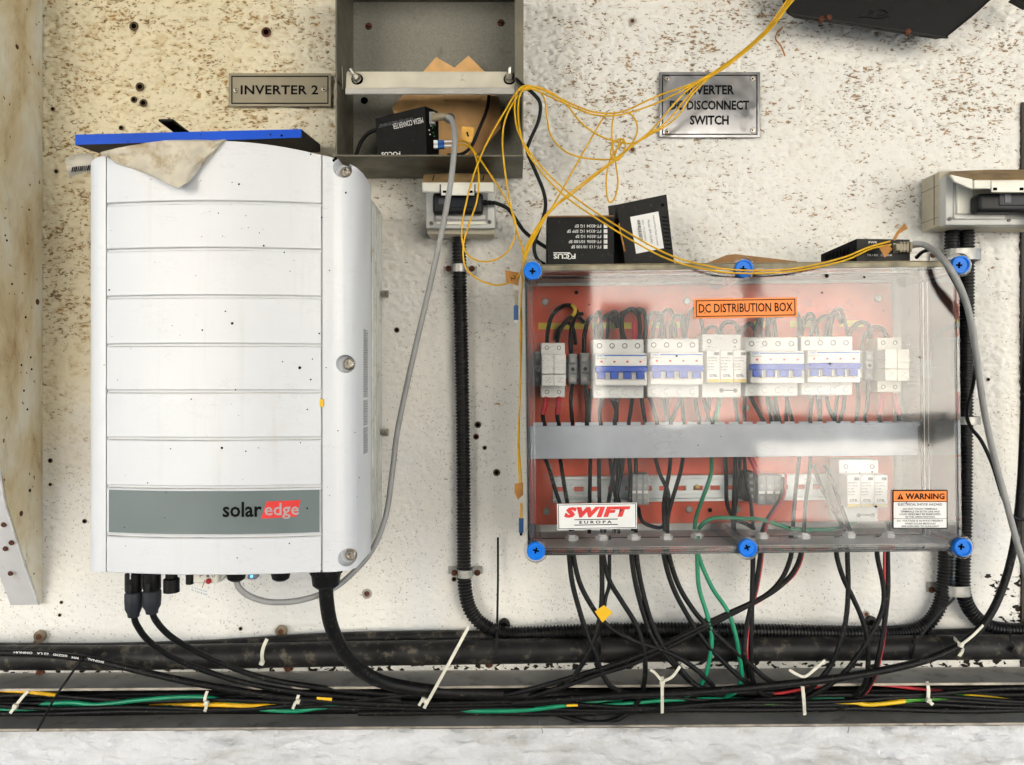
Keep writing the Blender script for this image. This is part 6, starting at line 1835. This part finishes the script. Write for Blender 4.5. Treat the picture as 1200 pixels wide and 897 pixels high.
# ------------------------------------------------------------------ nylon ties
def tie(pp, d, label, w_=.0042, mat=None, head=None):
    t = thing('cable_tie', label, 'cable tie', P(*pp[-1][:2], d), 'nylon cable ties')
    MB().strip(path(pp, d), w_, .0012).build('strap', mat or NYLON, t, False)
    if head:
        p = P(*head)
        MB().box(p.x - .0034, p.x + .0034, p.y - .003, p.y + .003, p.z - .0034, p.z + .0034, .0008, R(20)).build('lock_head', mat or NYLON, t)
    return t
tie([(33, 810, .058), (24, 820, .062), (18, 828, .062), (12, 836, .06)], .06, 'white cable tie with angled tail nearest the plaster fin', head=(18, 828, .064))
tie([(243, 810, .058), (240, 820, .062), (242, 826, .062), (240, 834, .06)], .06, 'white cable tie round the channel cables under the inverter connectors', head=(242, 824, .064))
tie([(354, 805, .058), (350, 815, .062), (346, 824, .062), (343, 831, .06)], .06, 'white cable tie beside the short yellow sleeve', head=(349, 822, .064))
tie([(500, 806, .06), (496, 818, .066), (491, 827, .064)], .06, 'short white tie where the thick cable enters the channel', head=(496, 820, .067))
tie([(549, 735, .075), (534, 763, .085), (516, 796, .085), (497, 830, .07)], .08, 'long slanting white tie tail from the conduit bend to the channel', .0046, head=(500, 822, .071))
tie([(776, 793, .085), (776, 815, .082), (776, 836, .066)], .08, 'white tie hanging upright below the third gland cables', .0046, head=(776, 800, .087))
tie([(776, 799, .087), (768, 789, .088), (762, 785, .086)], .08, 'pale looped tail behind the upright tie below the third gland', .0040)
tie([(778, 798, .089), (788, 793, .09), (797, 781, .088)], .08, 'pale curling tail of the upright tie below the third gland', .0040)
tie([(940, 801, .088), (942, 820, .08), (943, 838, .066)], .08, 'white upright tie in the middle of the channel', .0050)
tie([(967, 774, .088), (953, 786, .09), (943, 793, .09), (933, 790, .088), (925, 785, .084)], .08, 'pale tie tail spread like a bow above the channel', .0040)
tie([(1086, 799, .058), (1088, 808, .062), (1088, 820, .062), (1093, 826, .06)], .06, 'white cable tie round the striped wire near the conduit bend', .0050, head=(1088, 821, .064))
tie([(313, 749, .064), (309, 758, .0665), (307, 768, .066), (308, 778, .06)], .06, 'white tie wrapped round the pipe under the inverter', .0050, head=(307, 777, .064))
tie([(1118, 748, .07), (1125, 755, .092), (1128, 762, .072), (1124, 769, .066)], .06, 'white tie holding the thick cable to the pipe near the conduit bend', .0050, head=(1126, 756, .090))
tie([(1152, 733, .085), (1140, 745, .094), (1126, 756, .094)], .06, 'loose pale tail of the tie near the door post', .0036)
tie([(834, 752, .064), (833.5, 760, .0655), (833, 770, .062)], .06, 'short white tie on the pipe behind the green wires', .0042, head=(834, 768, .064))
tie([(583.5, 630, .012), (583.5, 680, .020), (582.5, 735, .05), (581.5, 769, .064)], .06, 'long black tie standing upright against the wall beside the conduit bend', .0034, BLACK_CLEAN, (582, 738, .058))
tie([(702, 745, .062), (703, 755, .065), (703, 767, .062)], .06, 'black tie on the pipe below the yellow tag', .0034, BLACK_CLEAN)
tie([(1070, 735, .045), (1072, 752, .064), (1067, 772, .062)], .06, 'black tie round conduit and pipe at the bend', .0036, BLACK_CLEAN, (1072, 752, .066))
tie([(1119, 701, .045), (1100, 720, .05), (1078, 747, .066)], .06, 'black tie tail slanting over the conduit bend', .0030, BLACK_CLEAN)
tie([(1182, 735, .045), (1186, 752, .064), (1190, 766, .06), (1202, 772, .06)], .06, 'black tie round pipe and conduit next to the door post', .0036, BLACK_CLEAN, (1187, 762, .066))
